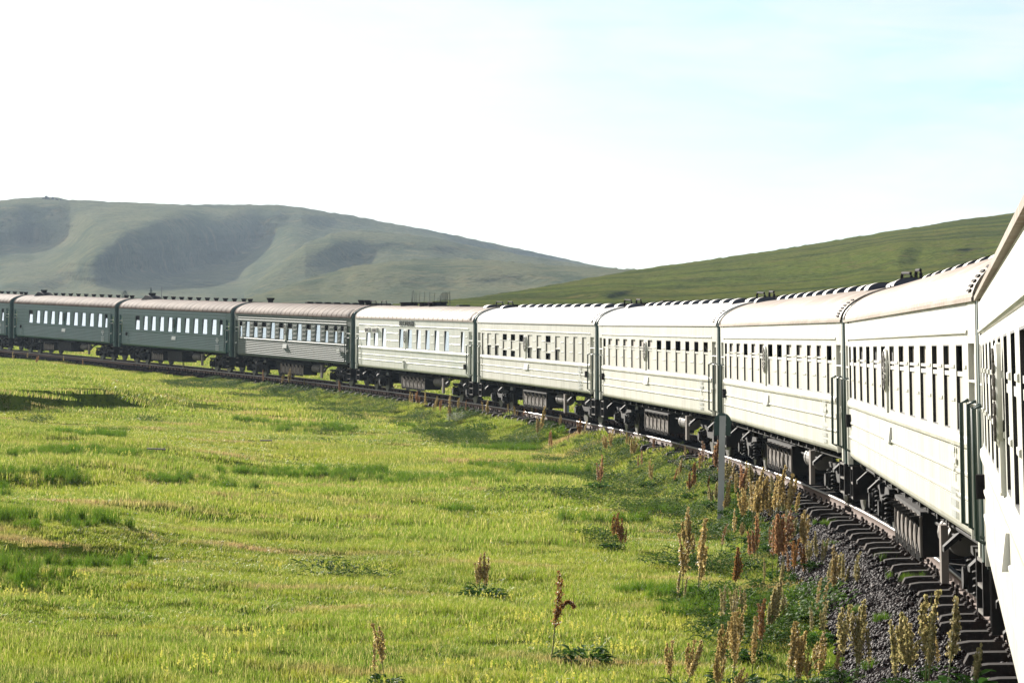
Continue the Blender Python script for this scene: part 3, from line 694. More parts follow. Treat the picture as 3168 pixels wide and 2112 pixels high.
def dome_vent(coach, x, y=0.0, s=1.0):
    def sh():
        mb = MB(); n = 10
        def arc(w_, h): return [(w_ * math.cos(a), h * math.sin(a)) for a in np.linspace(0, math.pi, n + 1)]
        rings = [[(-.30, p, q - .03) for p, q in arc(.29, .145)], [(-.22, p, q - .03) for p, q in arc(.29, .145)], [(.22, p, q - .03) for p, q in arc(.29, .145)], [(.30, p, q - .03) for p, q in arc(.26, .10)]]
        mb.loft(rings, close=False, caps=False); mb.add(rings[-1], [tuple(range(n + 1))[::-1]]); return mb.mesh('roof_vent', M['roofwhite'])
    o = link('roof_vent', cached('dv', sh), coach); o.location = (x, y, roof_z(y) - .005); o.scale = (s, s, s)
    def fc():
        mb = MB(); n = 10; mb.add([(-.275, .278 * math.cos(a), .136 * math.sin(a) - .03) for a in np.linspace(0, math.pi, n + 1)], [tuple(range(n + 1))])
        for k in (): mb.box(-.295, -.276, k - .008, k + .008, -.02, .11)
        return mb.mesh('vent_face', M['ventface'])
    link('vent_face', cached('dvf', fc), o)
def mushroom_vent(coach, x, y=0.0, s=0.66):
    def mv():
        mb = MB(); mb.cyl((0, 0, .05), 'z', .17, .14, 16); mb.cyl((0, 0, .19), 'z', .15, .16, 16, .25); mb.cyl((0, 0, .30), 'z', .26, .07, 16, .25); return mb.mesh('roof_vent', M['vent'])
    o = link('roof_vent', cached('mv', mv), coach); o.location = (x, y, roof_z(y) - .03); o.scale = (s, s, s)
    return o
def drum_vent(coach, x, y, r, h, nm='chimney'):
    mb = MB(); mb.cyl((0, 0, h / 2), 'z', r, h, 18); mb.cyl((0, 0, h * .92), 'z', r * 1.18, h * .22, 18); mb.cyl((0, 0, h * .1), 'z', r * .8, h * .4, 18)
    o = mb.obj(nm, M['vent'], coach); o.location = (x, y, roof_z(y) - .04)
def roof_pipes(coach, x):
    def rp():
        mb = MB(); z = 0
        mb.tube([(-1.1, .25, .02), (-1.1, .25, .16), (-1.02, .25, .22), (-.1, .25, .24), (0, .25, .18), (0, .25, .0)], .028, 6)
        mb.tube([(-1.2, .1, .07), (1.0, .1, .09)], .02, 5); mb.tube([(-1.2, -.05, .06), (1.0, -.02, .08)], .02, 5)
        for k in np.arange(-1.1, 1.0, .17): mb.box(k - .02, k + .02, .02, .14, .03, .12)
        return mb.mesh('roof_pipe', M['vent'])
    o = link('roof_pipe', cached('rp', rp), coach); o.location = (x, 0, roof_z(.2) - .01)
def emblem(coach, x, m='cream'):
    def em():
        mb = MB(); n = 24; a = [(.26 * math.cos(t), .31 * math.sin(t)) for t in np.linspace(0, 2 * math.pi, n, endpoint=False)]
        mb.loft([[(p, 0, q) for p, q in a], [(p, .026, q) for p, q in a], [(p * .92, .036, q * .92) for p, q in a]])
        return mb.mesh('emblem', M[m])
    o = link('emblem', cached(('em', m), em), coach); o.location = (x, HW + .012, 2.76)
    def wr():
        mb = MB(); rg = random.Random(3)
        for t in np.linspace(0, 2 * math.pi, 18, endpoint=False): mb.cyl((.20 * math.cos(t), .04, .245 * math.sin(t)), 'y', .034, .022, 7)
        for k in range(5):
            t = 2 * math.pi * k / 5 + .3; mb.cyl((.08 * math.cos(t), .038, .1 * math.sin(t)), 'y', .045, .02, 6)
        return mb.mesh('wreath', M['boxgrey'])
    link('wreath', cached('wr', wr), o)
    b = link('route_board', cached(('rb', m), lambda: MB().box(-.13, .13, 0, .03, 0, .42).box(-.14, .14, 0, .035, -.02, 0).mesh('route_board', M[m])), coach); b.location = (x, HW + .001, 2.02 if m != 'cream' else 2.0)
    b.location = (x, HW + .001, 2.19)
def sideboard(coach, x=.75, white=True, z=1.81):
    mb = MB(); mb.loft([[(-.40, 0, -.11), (-.40, .05, -.11), (-.40, .022, .11), (-.40, 0, .11)], [(.40, 0, -.11), (.40, .05, -.11), (.40, .022, .11), (.40, 0, .11)]])
    o = mb.obj('destination_board', M['board'] if white else M['cream'], coach); o.location = (x, HW + .001, z + .06)
def lamp_bracket(coach, x, z=1.82):
    def lb():
        mb = MB(); mb.box(-.10, -.07, 0, .08, -.11, .11); mb.box(.07, .10, 0, .08, -.11, .11); mb.box(-.12, .12, .02, .05, .02, .05); mb.box(-.12, .12, .02, .05, -.07, -.04); return mb.mesh('lamp_bracket', M['vent'])
    o = link('lamp_bracket', cached('lb', lb), coach); o.location = (x, HW, z)
def marking(coach, x, m, s=1.0):
    """faded railway badge and two illegible rows of small strokes"""
    def mk():
        mb = MB(); y = .003; rg = random.Random(5)
        for a in (-1, 1):
            mb.box(a * .12 - .03, a * .12 + .03, 0, y, .52, .80); mb.box(*sorted((a * .03, a * .30)), 0, y, .60, .66)
            mb.box(*sorted((a * .04, a * .20)), 0, y, .72, .77)
        mb.box(-.05, .05, 0, y, .42, .58)
        for r_ in range(3):
            xx = -.30
            while xx < .28:
                w_ = rg.uniform(.05, .085); mb.box(xx, xx + w_ * .35, 0, y, .02 + r_ * .12, .10 + r_ * .12); mb.box(xx + w_ * .5, xx + w_ * .8, 0, y, .02 + r_ * .12, .10 + r_ * .12); xx += w_ + .025
        return mb.mesh('marking', M[m])
    o = link('marking', cached(('mk', m), mk), coach); o.location = (x, HW + .027, 1.26)

TYPE_A = [(10.34, .60), (8.92, .92), (7.14, .92), (5.38, .92), (3.60, .92), (1.82, .92), (.05, .92), (-1.73, .92), (-3.50, .92), (-5.28, .92), (-6.92, .70), (-8.45, .70), (-9.97, .70)]
TYPE_G = [(7.42, .93), (5.62, .93), (3.85, .93), (2.07, .93), (.28, .93), (-1.50, .93), (-3.28, .93), (-5.06, .93), (-6.85, .93), (-8.66, .93), (-10.02, .55)]
TYPE_3 = [(10.34, .58), (8.85, .88), (7.07, .88), (5.20, .90), (3.40, .90), (1.58, .90), (-.20, .90), (-2.05, .90), (-3.88, .88), (-5.66, .90), (-7.30, .60), (-8.98, .56), (-10.18, .52)]
TYPE_4 = [(8.78, .92), (7.08, .92), (5.33, .86), (1.69, .84), (-.05, .84), (-1.80, .84), (-3.54, .84), (-5.29, .86), (-7.10, .86), (-9.93, .58)]

def place(coach, i):
    s_mid = (8 - i) * CAR_L + CAR_L / 2
    a = fr(s_mid - 8.5, 0); b = fr(s_mid + 8.5, 0)
    c = Vector((a + b) / 2); t = Vector(b - a).normalized(); n = Vector((0, 0, 1)).cross(t).normalized(); u = t.cross(n)
    k = cant_at(s_mid); n2 = n * math.cos(k) - u * math.sin(k); u2 = u * math.cos(k) + n * math.sin(k)
    coach.matrix_world = Matrix(((t.x, n2.x, u2.x, c.x), (t.y, n2.y, u2.y, c.y), (t.z, n2.z, u2.z, c.z), (0, 0, 0, 1)))

LBL = {
 0: 'dark green coach at the far left, only its tail end inside the photo',
 1: 'dark green ribbed coach, whole, second from the far left of the train',
 2: 'dark green ribbed coach just behind the coach with bright sunlit ribs',
 3: 'green coach whose rows of raised ribs shine white in the sun',
 4: 'pale dining coach with raised Cyrillic lettering above its windows and drums on the roof',
 5: 'cream coach with blinds half drawn in most of its windows, next to the dining coach',
 6: 'cream coach with a pure white roof, left of the green disc post',
 7: 'cream coach with a patchy peach roof, right of the green disc post',
 8: 'long cream coach in full view nearest the camera, fourth window strip with curtains',
 9: 'cream coach cut off by the right edge, closest to the camera',
}
LBL[8] = 'large cream coach between the peach-roofed coach and the cut-off nearest coach'
def build_coach(i):
    co = empty('passenger_coach'); tag(co, LBL[i], 'train coach', 'coaches of the curving train')
    if i >= 5: pm, prof, wins, rfm, ribs = 'cream', prof_smooth(), TYPE_A, {5: 'roofwhite', 6: 'roofwhite', 7: 'roofcream', 8: 'roofcream', 9: 'roofcream'}[i], False
    elif i == 4: pm, prof, wins, rfm, ribs = 'palegreen', prof_smooth(), TYPE_4, 'roofcream', True
    elif i == 3: pm, prof, wins, rfm, ribs = 'ribgreen', prof_ribbed(8, (3.20, 3.33, 3.45), .0135), TYPE_3, 'roofpink', True
    else: pm, prof, wins, rfm, ribs = 'green', prof_ribbed(8, (3.24, 3.42), .014), TYPE_G, 'roofpink', True
    pill = {True: (2.88, 2.53), False: (2.98, 2.76, 2.54, 2.32)}[i >= 4]
    def bd():
        mb = MB(); wall(mb, *prof, wins, pill)
        if i < 4:   # long ribs on the blank end panel
            for z in pill:
                if i < 3: mb.loft([[(8.2, HW, z - .03), (8.2, HW + .012, z), (8.2, HW, z + .03)], [(10.8, HW, z - .03), (10.8, HW + .012, z), (10.8, HW, z + .03)]])
        if i == 4:
            for z in pill:
                for a, b in ((2.3, 4.7), (-9.4, -7.7), (9.4, 10.8)): mb.loft([[(a, HW, z - .025), (a, HW + .014, z), (a, HW, z + .025)], [(b, HW, z - .025), (b, HW + .014, z), (b, HW, z + .025)]])
        return mb.mesh('body', M[pm])
    link('body', cached(('body', pm, len(wins), i == 3), bd), co)
    key = ('roof', ribs); me = cached(key, lambda: roof_shell(ribs)).copy(); me.materials.clear(); me.materials.append(M[rfm]); link('roof', me, co)
    ends(co); underframe(co, 'G' if i < 3 else 'A')
    if i in (1, 9, 0):
        pass
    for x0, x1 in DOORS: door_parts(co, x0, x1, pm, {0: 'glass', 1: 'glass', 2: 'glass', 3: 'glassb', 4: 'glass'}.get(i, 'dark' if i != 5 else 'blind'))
    # windows
    rg = random.Random(40 + i)
    if i <= 2: kinds = 'V' + 'G' * 9 + 'V'
    elif i == 3: kinds = 'WHWWHWWHWHWWW'
    elif i == 4: kinds = 'GGGHHGHGHG'
    elif i == 5: kinds = 'FLLUUBLLULFFF'
    elif i == 6: kinds = 'BCCCCCCBBBBBB'
    elif i == 7: kinds = 'BCCBCCBBCCCCB'
    elif i == 8: kinds = 'BBCBCBCCCCCCB'
    else: kinds = 'BCBBCCBBCBCCB'
    for (c, w_), k in zip(wins, kinds): window(co, c, w_, k)
    if i == 4:     # boxed ventilators over the first two windows
        for c in (8.78, 7.08):
            mb = MB(); mb.box(-.44, .44, 0, .10, -.12, .12); o = mb.obj('ventilator_box', M['board'], co); o.location = (c, HW, 2.98)
            g = MB()
            for k in (-.30, -.1, .1, .30): g.box(k - .07, k + .07, .101, .105, -.08, .08)
            g.obj('grille', M['vent'], o)
    louv = i >= 3
    if louv: louvre(co)
    # roof fittings
    if i >= 5:
        for k in range(10): dome_vent(co, 8.0 - k * 1.77, 0.12)
        for x, y in ((-9.4, .42), (-10.1, .12), (-9.0, -.25)): dome_vent(co, x, y)
        dome_vent(co, 10.3, .45); roof_pipes(co, 11.3); roof_pipes(co, -10.9)
        if i == 6:
            mb = MB(); mb.box(-.35, .35, -.3, .3, 0, .10); mb.box(-.25, .25, -.2, .2, .10, .2); mb.obj('roof_box', M['vent'], co).location = (8.2, -.35, roof_z(.35) - .02)
        if i == 5:
            for x, s in ((8.6, 1), (6.8, 1.6)):
                mb = MB(); mb.box(-.3 * s, .3 * s, -.3, .3, 0, .16 / s ** .5); mb.box(-.2, .2, -.2, .2, -.1, 0); mb.obj('roof_box', M['vent'], co).location = (x, -.5, roof_z(.5))
    elif i == 4:
        drum_vent(co, 6.2, .15, .32, .20); drum_vent(co, 2.4, .2, .24, .21); drum_vent(co, .5, .2, .25, .20)
        mb = MB(); mb.box(-.6, .6, -.4, .4, 0, .10); mb.box(-.45, .45, -.3, .3, .10, .22); mb.box(-.5, .5, -.38, .38, .22, .28); mb.obj('roof_box', M['vent'], co).location = (3.0, -.6, roof_z(.6) - .02)
        mb = MB(); mb.box(-.3, .3, -.3, .3, 0, .17); mb.box(-.45, .45, -.35, .35, .17, .23); mb.obj('roof_box', M['vent'], co).location = (8.2, -.5, roof_z(.5) - .02)
        mb = MB(); mb.box(-.3, .3, -.25, .25, 0, .08); mb.obj('roof_box', M['vent'], co).location = (-4.2, 0, roof_z(0) - .01)
        dome_vent(co, -10.4, .35); roof_pipes(co, 11.3); roof_pipes(co, -10.9)
    elif i == 3:
        mushroom_vent(co, 9.4, 0, .9)
        for k in range(6):
            mb = MB(); mb.box(-.25, .25, -.22, .22, 0, .09); mb.box(-.15, .15, -.15, .15, .09, .12); mb.obj('roof_box', M['vent'], co).location = (2.2 - k * 1.75, -.3, roof_z(.3) - .01)
        mushroom_vent(co, -9.0, .1, .85); mushroom_vent(co, -10.1, .1, .85); roof_pipes(co, -10.9)
    else:
        for k in range(10): mushroom_vent(co, 6.3 - k * 1.78)
        mushroom_vent(co, -11.2, .1)
        mb = MB(); mb.loft([[(-1.1, -.35, 0), (-1.1, .40, 0), (-.2, .40, .22), (-.2, -.35, .22)], [(.5, -.35, 0), (.5, .75, -.12), (.35, .45, .26), (.35, -.35, .26)]]); mb.obj('chimney_housing', M['vent'], co).location = (8.6, .1, roof_z(.1) - .03)
        drum_vent(co, 8.9, .1, .2, .42)
    # side fittings
    if i >= 5:
        emblem(co, .94); sideboard(co, .75, i != 5 or True); lamp_bracket(co, 10.55 if i != 5 else -10.5); marking(co, -9.3, 'marking')
    elif i == 4:
        emblem(co, .82, 'palegreen'); mb = MB(); mb.box(-.14, .14, 0, .05, -.22, .10); mb.box(-.18, .18, 0, .07, .10, .14); mb.obj('destination_board', M['palegreen'], co).location = (1.05, HW + .016, 1.50)
        # raised letters over the windows
        fc = bpy.data.curves.new('lettering', 'FONT'); fc.body = 'РЕСТОРАН'; fc.size = .40; fc.extrude = .02; fc.align_x = 'CENTER'; fc.space_character = 1.3; fc.offset = .002
        fo = bpy.data.objects.new('lettering_curve', fc); COL.objects.link(fo)
        dg = bpy.context.evaluated_depsgraph_get(); lm = bpy.data.meshes.new_from_object(fo.evaluated_get(dg)); COL.objects.unlink(fo); bpy.data.objects.remove(fo)
        lm.materials.clear(); lm.materials.append(M['letter'])
        lo = link('lettering', lm, co); lo.location = (.55, HW + .022, 3.265); lo.rotation_euler = (math.pi / 2, 0, math.pi); lo.scale = (1.12, .74, 1)
        lamp_bracket(co, -10.5, 1.6)
    elif i == 3:
        emblem(co, .68, 'palegreen'); sideboard(co, .75, True, 1.80); mb = MB(); mb.box(-.28, .28, 0, .05, -.09, .09); mb.obj('side_plate', M['board'], co).location = (-9.7, HW + .031, 1.86)
    else:
        emblem(co, -.62, 'green'); sideboard(co, -.6, True, 1.78); marking(co, 9.6, 'markgreen'); marking(co, -9.4, 'marking'); lamp_bracket(co, 9.8, 1.9)
    place(co, i); return co
for i in range(10): build_coach(i)

# ------------------------------------------------------------------ track: two rails, sleepers, clips
def rail_obj(d0):
    head = [(-.036, -.035), (-.036, -.004), (-.028, 0), (.028, 0), (.036, -.004), (.036, -.035)]
    web = [(-.036, -.036), (.036, -.036), (.012, -.055), (.010, -.145), (.066, -.165), (.066, -.18), (-.066, -.18), (-.066, -.165), (-.010, -.145), (-.012, -.055)]
    def sweep(pr):
        V_, n = [], len(pr); ss_ = np.arange(-12, 250, 1.0)
        for s in ss_:
            x, y, z, p = tr(s); c = math.tan(cant_at(max(-40, min(s, 220))))
            for a, b in pr:
                d = d0 + a; V_.append((x - math.cos(p) * d, y - math.sin(p) * d, z + b - c * d0))
        Fs = []
        for i in range(len(ss_) - 1):
            for j in range(n): Fs.append((i * n + j, i * n + (j + 1) % n, (i + 1) * n + (j + 1) % n, (i + 1) * n + j))
        return np_mesh('rail', V_, Fs, None, False)
    me = sweep(web); me.materials.append(M['rail']); o = link('rail', me)
    mh = sweep(head); mh.materials.append(M['railtop']); link('rail_head', mh, o)
    jb = MB()
    for s in np.arange(4.5, 120, 12.5):       # fishplates at the joints
        for e in (-1, 1):
            for k in np.arange(-.4, .41, .2):
                x, y, z, p = tr(s + k); c = math.tan(cant_at(s)); d = d0 + e * .03
                q = Vector((x - math.cos(p) * d, y - math.sin(p) * d, z - c * d0 - .10)); jb.cyl(q, 'z', .024, .085, 8)
    jb.obj('fishplate', M['clip'], o)
    return o
tag(rail_obj(.797), 'rusty rail with shiny top on the near side, curving beside the grass', 'rail')
tag(rail_obj(-.797), 'rail on the far side of the track, a bright line beneath the coaches', 'rail')

def sleeper_mesh(m='sleeper', low=0.0, L=1.42):
    mb = MB(); prof = lambda w0, w1, h0, h1: [(-w0, h0), (w0, h0), (w1, h1), (-w1, h1)]
    rings = []
    for y, zt, wt in ((-L, -.30, .10), (-L + .05, -.205, .105), (-L + .18, -.185, .11), (-.55, -.185, .11), (-.3, -.215, .10), (.3, -.215, .10), (.55, -.185, .11), (L - .18, -.185, .11), (L - .05, -.205, .105), (L, -.30, .10)):
        rings.append([(x, y, z) for x, z in prof(.145, wt, -.46, (zt if not low else -.20 - low))])
    mb.loft(rings); return mb.mesh('sleeper', M[m])
def clip_mesh():
    mb = MB(); mb.box(-.08, .08, -.17, .17, -.186, -.168)
    for e in (-.115, .115):
        for k in (-.04, .04): 
            mb.cyl((k, e, -.125), 'z', .014, .10, 6); mb.cyl((k, e, -.10), 'z', .024, .03, 6)
        mb.box(-.05, .05, e - .04, e + .04, -.168, -.15)
    return mb.mesh('rail_clip', M['clip'])
sm, cm = sleeper_mesh(), clip_mesh()
SL_LABEL, SL_GROUP = 'dark raised sleeper with pale worn edges and sloped ends', 'dark sleepers under the rails'
def sleeper_matrix(s):
    x, y, z, p = tr(s); k = cant_at(max(-40, min(s, 220)))
    t = Vector((-math.sin(p), math.cos(p), GR)).normalized(); n = Vector((0, 0, 1)).cross(t).normalized(); u = t.cross(n)
    n2 = n * math.cos(k) - u * math.sin(k); u2 = u * math.cos(k) + n * math.sin(k)
    j = random.uniform(-.03, .03); x += -math.sin(p) * j; y += math.cos(p) * j; jd = random.uniform(-.05, .05); x -= math.cos(p) * jd; y -= math.sin(p) * jd; z += random.uniform(-.012, .004)
    ja = random.gauss(0, .012); t, n = t * math.cos(ja) + n * math.sin(ja), n * math.cos(ja) - t * math.sin(ja)
    return Matrix(((t.x, n2.x, u2.x, x), (t.y, n2.y, u2.y, y), (t.z, n2.z, u2.z, z), (0, 0, 0, 1)))
s0, pitch_sl, N_SL = -4.0, 0.60, 290
WD_LABEL, WD_GROUP = 'brown low lying sleeper between two dark raised ones', 'brown sleepers between the dark ones'
brown = link('sleeper', cached('wood_sl', lambda: sleeper_mesh('sleeperwood', .10, 1.34))); tag(brown, WD_LABEL, 'sleeper', WD_GROUP)
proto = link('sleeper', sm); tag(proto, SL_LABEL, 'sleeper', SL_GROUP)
for pr_ in (proto, brown):
    for d in (.797, -.797): link('rail_clip', cm, pr_).location = (0, d, 0)
for k in range(N_SL):
    o = (proto, brown)[k] if k < 2 else copy_tree((proto, brown)[k % 2])
    o.matrix_world = sleeper_matrix(s0 + k * pitch_sl)
far_sl = MB()
for k in range(N_SL, int(222 / pitch_sl)):
    mw = sleeper_matrix(s0 + k * pitch_sl)
    far_sl.add([mw @ v.co for v in sm.vertices], [tuple(p.vertices) for p in sm.polygons])
tag(far_sl.obj('distant_sleepers', M['sleeper']), kind='stuff')

# ------------------------------------------------------------------ scatter helper: one object, instanced patches
def scatter(name, pts, rot, scl, idx, meshes, kind='stuff'):
    col = bpy.data.collections.new(name + '_patches')
    for k, me in enumerate(meshes):
        o = bpy.data.objects.new('%s_%02d' % (name, k), me); col.objects.link(o)
    me = bpy.data.meshes.new(name); pts = np.asarray(pts, dtype=np.float32)
    me.vertices.add(len(pts)); me.vertices.foreach_set('co', pts.ravel())
    a = me.attributes.new('rot', 'FLOAT_VECTOR', 'POINT'); a.data.foreach_set('vector', np.asarray(rot, dtype=np.float32).ravel())
    scl = np.asarray(scl, dtype=np.float32); scl = np.repeat(scl[:, None], 3, 1) if scl.ndim == 1 else scl
    a = me.attributes.new('scl', 'FLOAT_VECTOR', 'POINT'); a.data.foreach_set('vector', scl.ravel())
    a = me.attributes.new('idx', 'INT', 'POINT'); a.data.foreach_set('value', np.asarray(idx, dtype=np.int32))
    me.update(); ob = link(name, me); tag(ob, kind=kind)
    ng = bpy.data.node_groups.new(name, 'GeometryNodeTree')
    ng.interface.new_socket('Geometry', in_out='INPUT', socket_type='NodeSocketGeometry'); ng.interface.new_socket('Geometry', in_out='OUTPUT', socket_type='NodeSocketGeometry')
    n, l = ng.nodes, ng.links
    gi, go = n.new('NodeGroupInput'), n.new('NodeGroupOutput')
    ip = n.new('GeometryNodeInstanceOnPoints'); ci = n.new('GeometryNodeCollectionInfo')
    ci.inputs['Collection'].default_value = col; ci.inputs['Separate Children'].default_value = True; ci.inputs['Reset Children'].default_value = True
    def na(nm, t):
        q = n.new('GeometryNodeInputNamedAttribute'); q.data_type = t; q.inputs['Name'].default_value = nm; return q.outputs['Attribute']
    e2r = n.new('FunctionNodeEulerToRotation')
    l.new(na('rot', 'FLOAT_VECTOR'), e2r.inputs[0]); l.new(e2r.outputs[0], ip.inputs['Rotation'])
    l.new(na('scl', 'FLOAT_VECTOR'), ip.inputs['Scale']); l.new(na('idx', 'INT'), ip.inputs['Instance Index'])
    ip.inputs['Pick Instance'].default_value = True
    l.new(gi.outputs[0], ip.inputs['Points']); l.new(ci.outputs[0], ip.inputs['Instance']); l.new(ip.outputs[0], go.inputs[0])
    md = ob.modifiers.new('scatter', 'NODES'); md.node_group = ng
    return ob
def blades(n, size, hmin, hmax, width, m, lean=.6, clump=0, tint_p=.25, seed=0):
    """a patch of curved grass blades (numpy): 5 verts each"""
    g = np.random.default_rng(seed)
    if clump:
        c = g.uniform(-size / 2, size / 2, (clump, 2)); b = c[g.integers(0, clump, n)] + g.normal(0, size * .045, (n, 2))
    else: b = g.uniform(-size / 2, size / 2, (n, 2))
    h = g.uniform(hmin, hmax, n) * (0.75 + .5 * (vnoise(b[:, 0] * 3 / size + seed, b[:, 1] * 3 / size, seed) + .5))
    a = g.uniform(0, 2 * np.pi, n); ln = g.uniform(.05, lean, n) * h; fa = g.uniform(0, 2 * np.pi, n)
    wx, wy = np.cos(fa) * width * .5 * g.uniform(.6, 1.2, n), np.sin(fa) * width * .5 * g.uniform(.6, 1.2, n)
    lx, ly = np.cos(a) * ln, np.sin(a) * ln
    V_ = np.zeros((n, 5, 3))
    V_[:, 0] = np.stack([b[:, 0] - wx, b[:, 1] - wy, np.full(n, -.04)], 1); V_[:, 1] = np.stack([b[:, 0] + wx, b[:, 1] + wy, np.full(n, -.04)], 1)
    V_[:, 2] = np.stack([b[:, 0] + wx * .75 + lx * .3, b[:, 1] + wy * .75 + ly * .3, h * .6], 1); V_[:, 3] = np.stack([b[:, 0] - wx * .75 + lx * .3, b[:, 1] - wy * .75 + ly * .3, h * .6], 1)
    V_[:, 4] = np.stack([b[:, 0] + lx, b[:, 1] + ly, h], 1)
    me = bpy.data.meshes.new('grass_patch'); o = np.arange(n)[:, None] * 5
    tri = np.concatenate([o + np.array([[0, 1, 2]]), o + np.array([[0, 2, 3]]), o + np.array([[3, 2, 4]])]).reshape(-1, 3)
    me = np_mesh('grass_patch', V_.reshape(-1, 3), tri, m, False)
    t = np.where(g.random(n) < tint_p, g.uniform(.4, 1, n), g.uniform(0, .25, n)); at = me.attributes.new('tint', 'FLOAT', 'POINT')
    at.data.foreach_set('value', np.repeat(t, 5).astype(np.float32)); return me
def slope_rot(x, y, yaw, e=.6):
    gx_ = (G(x + e, y) - G(x - e, y)) / (2 * e); gy_ = (G(x, y + e) - G(x, y - e)) / (2 * e)
    out_ = np.zeros((len(x), 3))
    for k in range(len(x)):
        nrm = Vector((-gx_[k], -gy_[k], 1)).normalized(); q = nrm.to_track_quat('Z', 'Y').to_matrix() @ Matrix.Rotation(yaw[k], 3, 'Z')
        out_[k] = q.to_euler('XYZ')
    return out_
def cells(step, ymin, ymax, margin=2.5, jit=.5):
    ys = np.arange(ymin, ymax, step); P = []
    for y in ys:
        half = y * .178 + margin; xs = np.arange(-half, half, step); P.append(np.stack([xs, np.full_like(xs, y)], 1))
    P = np.concatenate(P); return P + rng.uniform(-jit, jit, P.shape) * step
def field(step, ymin, ymax, dmin, back=False, keep=None):
    P = cells(step, ymin, ymax); s, d = near_track(P[:, 0], P[:, 1])
    ok = (d > BW(s) + dmin) if not back else (d < -dmin)
    if back: ok &= d > -60
    P, d = P[ok], d[ok]
    return P, d

# grass, finer near the camera
near_v = [blades(900, 1.15, .035, .135, .0085, M['blade'], seed=k, tint_p=.22) for k in range(6)]
mid_v = [blades(1100, 2.3, .05, .15, .015, M['blade'], seed=20 + k, tint_p=.22) for k in range(5)]
far_v = [blades(1200, 4.6, .06, .17, .030, M['blade'], seed=40 + k, tint_p=.2) for k in range(5)]
def put_grass(name, step, y0, y1, dmin, meshes, back=False, edge=None):
    P, d = field(step, y0, y1, dmin, back)
    if edge: P = P[d < 1.7 + edge]
    n = len(P); z = G(P[:, 0], P[:, 1])
    hz = 0.85 + .9 * fbm(P[:, 0] / 5, P[:, 1] / 9, 77, 3) + .35 * fbm(P[:, 0] / 1.3, P[:, 1] / 2, 78, 2)
    hz = np.clip(hz, .45, 1.8)
    scl = np.stack([np.full(n, 1.0), np.full(n, 1.0), hz], 1)
    rot = slope_rot(P[:, 0], P[:, 1], rng.uniform(0, 6.28, n))
    return scatter(name, np.column_stack([P, z]), rot, scl, rng.integers(0, len(meshes), n), meshes)
put_grass('meadow_grass', .78, 28, 62, .35, near_v)
put_grass('meadow_grass', 1.45, 61, 122, .75, mid_v)
put_grass('meadow_grass', 2.9, 120, 262, 1.6, far_v)
put_grass('meadow_grass', 1.0, 40, 215, .22, near_v, edge=2.6)
put_grass('meadow_grass', 2.9, 60, 300, 3.4, far_v, back=True)
# darker, taller tufts in drifts
lush_v = [blades(420, 1.1, .14, .36, .012, M['lush'], clump=12, seed=60 + k, tint_p=.15, lean=.5) for k in range(4)]
P, d = field(.95, 28, 130, .4); q = fbm(P[:, 0] / 4.5, P[:, 1] / 7, 91, 3) + .55 * np.exp(-((d - 4) / 2.2) ** 2) * (fbm(P[:, 0] / 2, P[:, 1] / 3, 17, 2) + .1)
P = P[q > .34]; n = len(P)
scatter('tall_grass', np.column_stack([P, G(P[:, 0], P[:, 1])]), slope_rot(P[:, 0], P[:, 1], rng.uniform(0, 6.28, n)), rng.uniform(.6, 1.1, n), rng.integers(0, 4, n), lush_v)

tq = np.array([fr(s_, d_, 0)[:2] for s_, d_ in ((14.5, 1.25), (18.6, 1.15), (23, 1.75), (9.5, 1.9), (28, 1.4), (5.5, 2.2), (33, 1.6), (12, 2.1))]); n = len(tq)
scatter('ballast_tufts', np.column_stack([tq, G(tq[:, 0], tq[:, 1]) + .05]), np.zeros((n, 3)), np.array([.5, .45, .3, .35, .4, .3, .4, .3]), np.arange(n) % 4, lush_v)
# broad-leaved ground cover along the foot of the embankment
def leafclump(n, R_, h, ll, m, seed=0, up=.6, tint_p=.3):
    g = random.Random(seed); mb = MB()
    for k in range(n):
        a = g.uniform(0, 6.283); r0 = R_ * math.sqrt(g.random()); z0 = h * g.random() * (1 - .5 * r0 / R_)
        base = Vector((r0 * math.cos(a), r0 * math.sin(a), z0)); da = a + g.uniform(-1.1, 1.1); L = ll * g.uniform(.55, 1.2); w_ = L * g.uniform(.28, .5)
        dirv = Vector((math.cos(da), math.sin(da), g.uniform(-.1, up))).normalized(); side = dirv.cross(Vector((g.uniform(-.3, .3), g.uniform(-.3, .3), 1))).normalized(); nrm = side.cross(dirv)
        vs = []; 
        for j, (t, ww, dz) in enumerate(((0, .12, 0), (.3, .9, .06), (.65, 1.0, .04), (.9, .55, -.10), (1.0, .05, -.18))):
            c = base + dirv * L * t + nrm * L * dz * 1.3
            vs += [c - side * w_ * .5 * ww + nrm * L * .05 * g.random(), c - nrm * L * .04, c + side * w_ * .5 * ww + nrm * L * .05 * g.random()]
        fs = []
        for j in range(4):
            for e in (0, 1): fs.append((j * 3 + e, j * 3 + e + 1, j * 3 + e + 4, j * 3 + e + 3))
        mb.add(vs, fs, tint=(g.uniform(.4, 1) if g.random() < tint_p else g.uniform(0, .2)))
    return mb.mesh('leaves', m, True)
weed_v = [leafclump(120, .40, .36, .095, M['weed'], seed=k) for k in range(5)]
P, d = field(.60, 28, 175, .0); q = fbm(P[:, 0] / 1.8, P[:, 1] / 3.2, 123, 3); lim = np.where(d < 7.5, -.06 + np.interp(P[:, 1], [45, 62], [.26, .10]) * np.abs(d - 2.8) ** 1.35 - .12 * (P[:, 1] > 62), .60)
P = P[q > lim]; n = len(P)
scatter('leafy_weeds', np.column_stack([P, G(P[:, 0], P[:, 1])]), slope_rot(P[:, 0], P[:, 1], rng.uniform(0, 6.28, n)), rng.uniform(.5, 1.15, n) * np.interp(P[:, 1], [40, 75], [1.35, 1.0]), rng.integers(0, 5, n), weed_v)

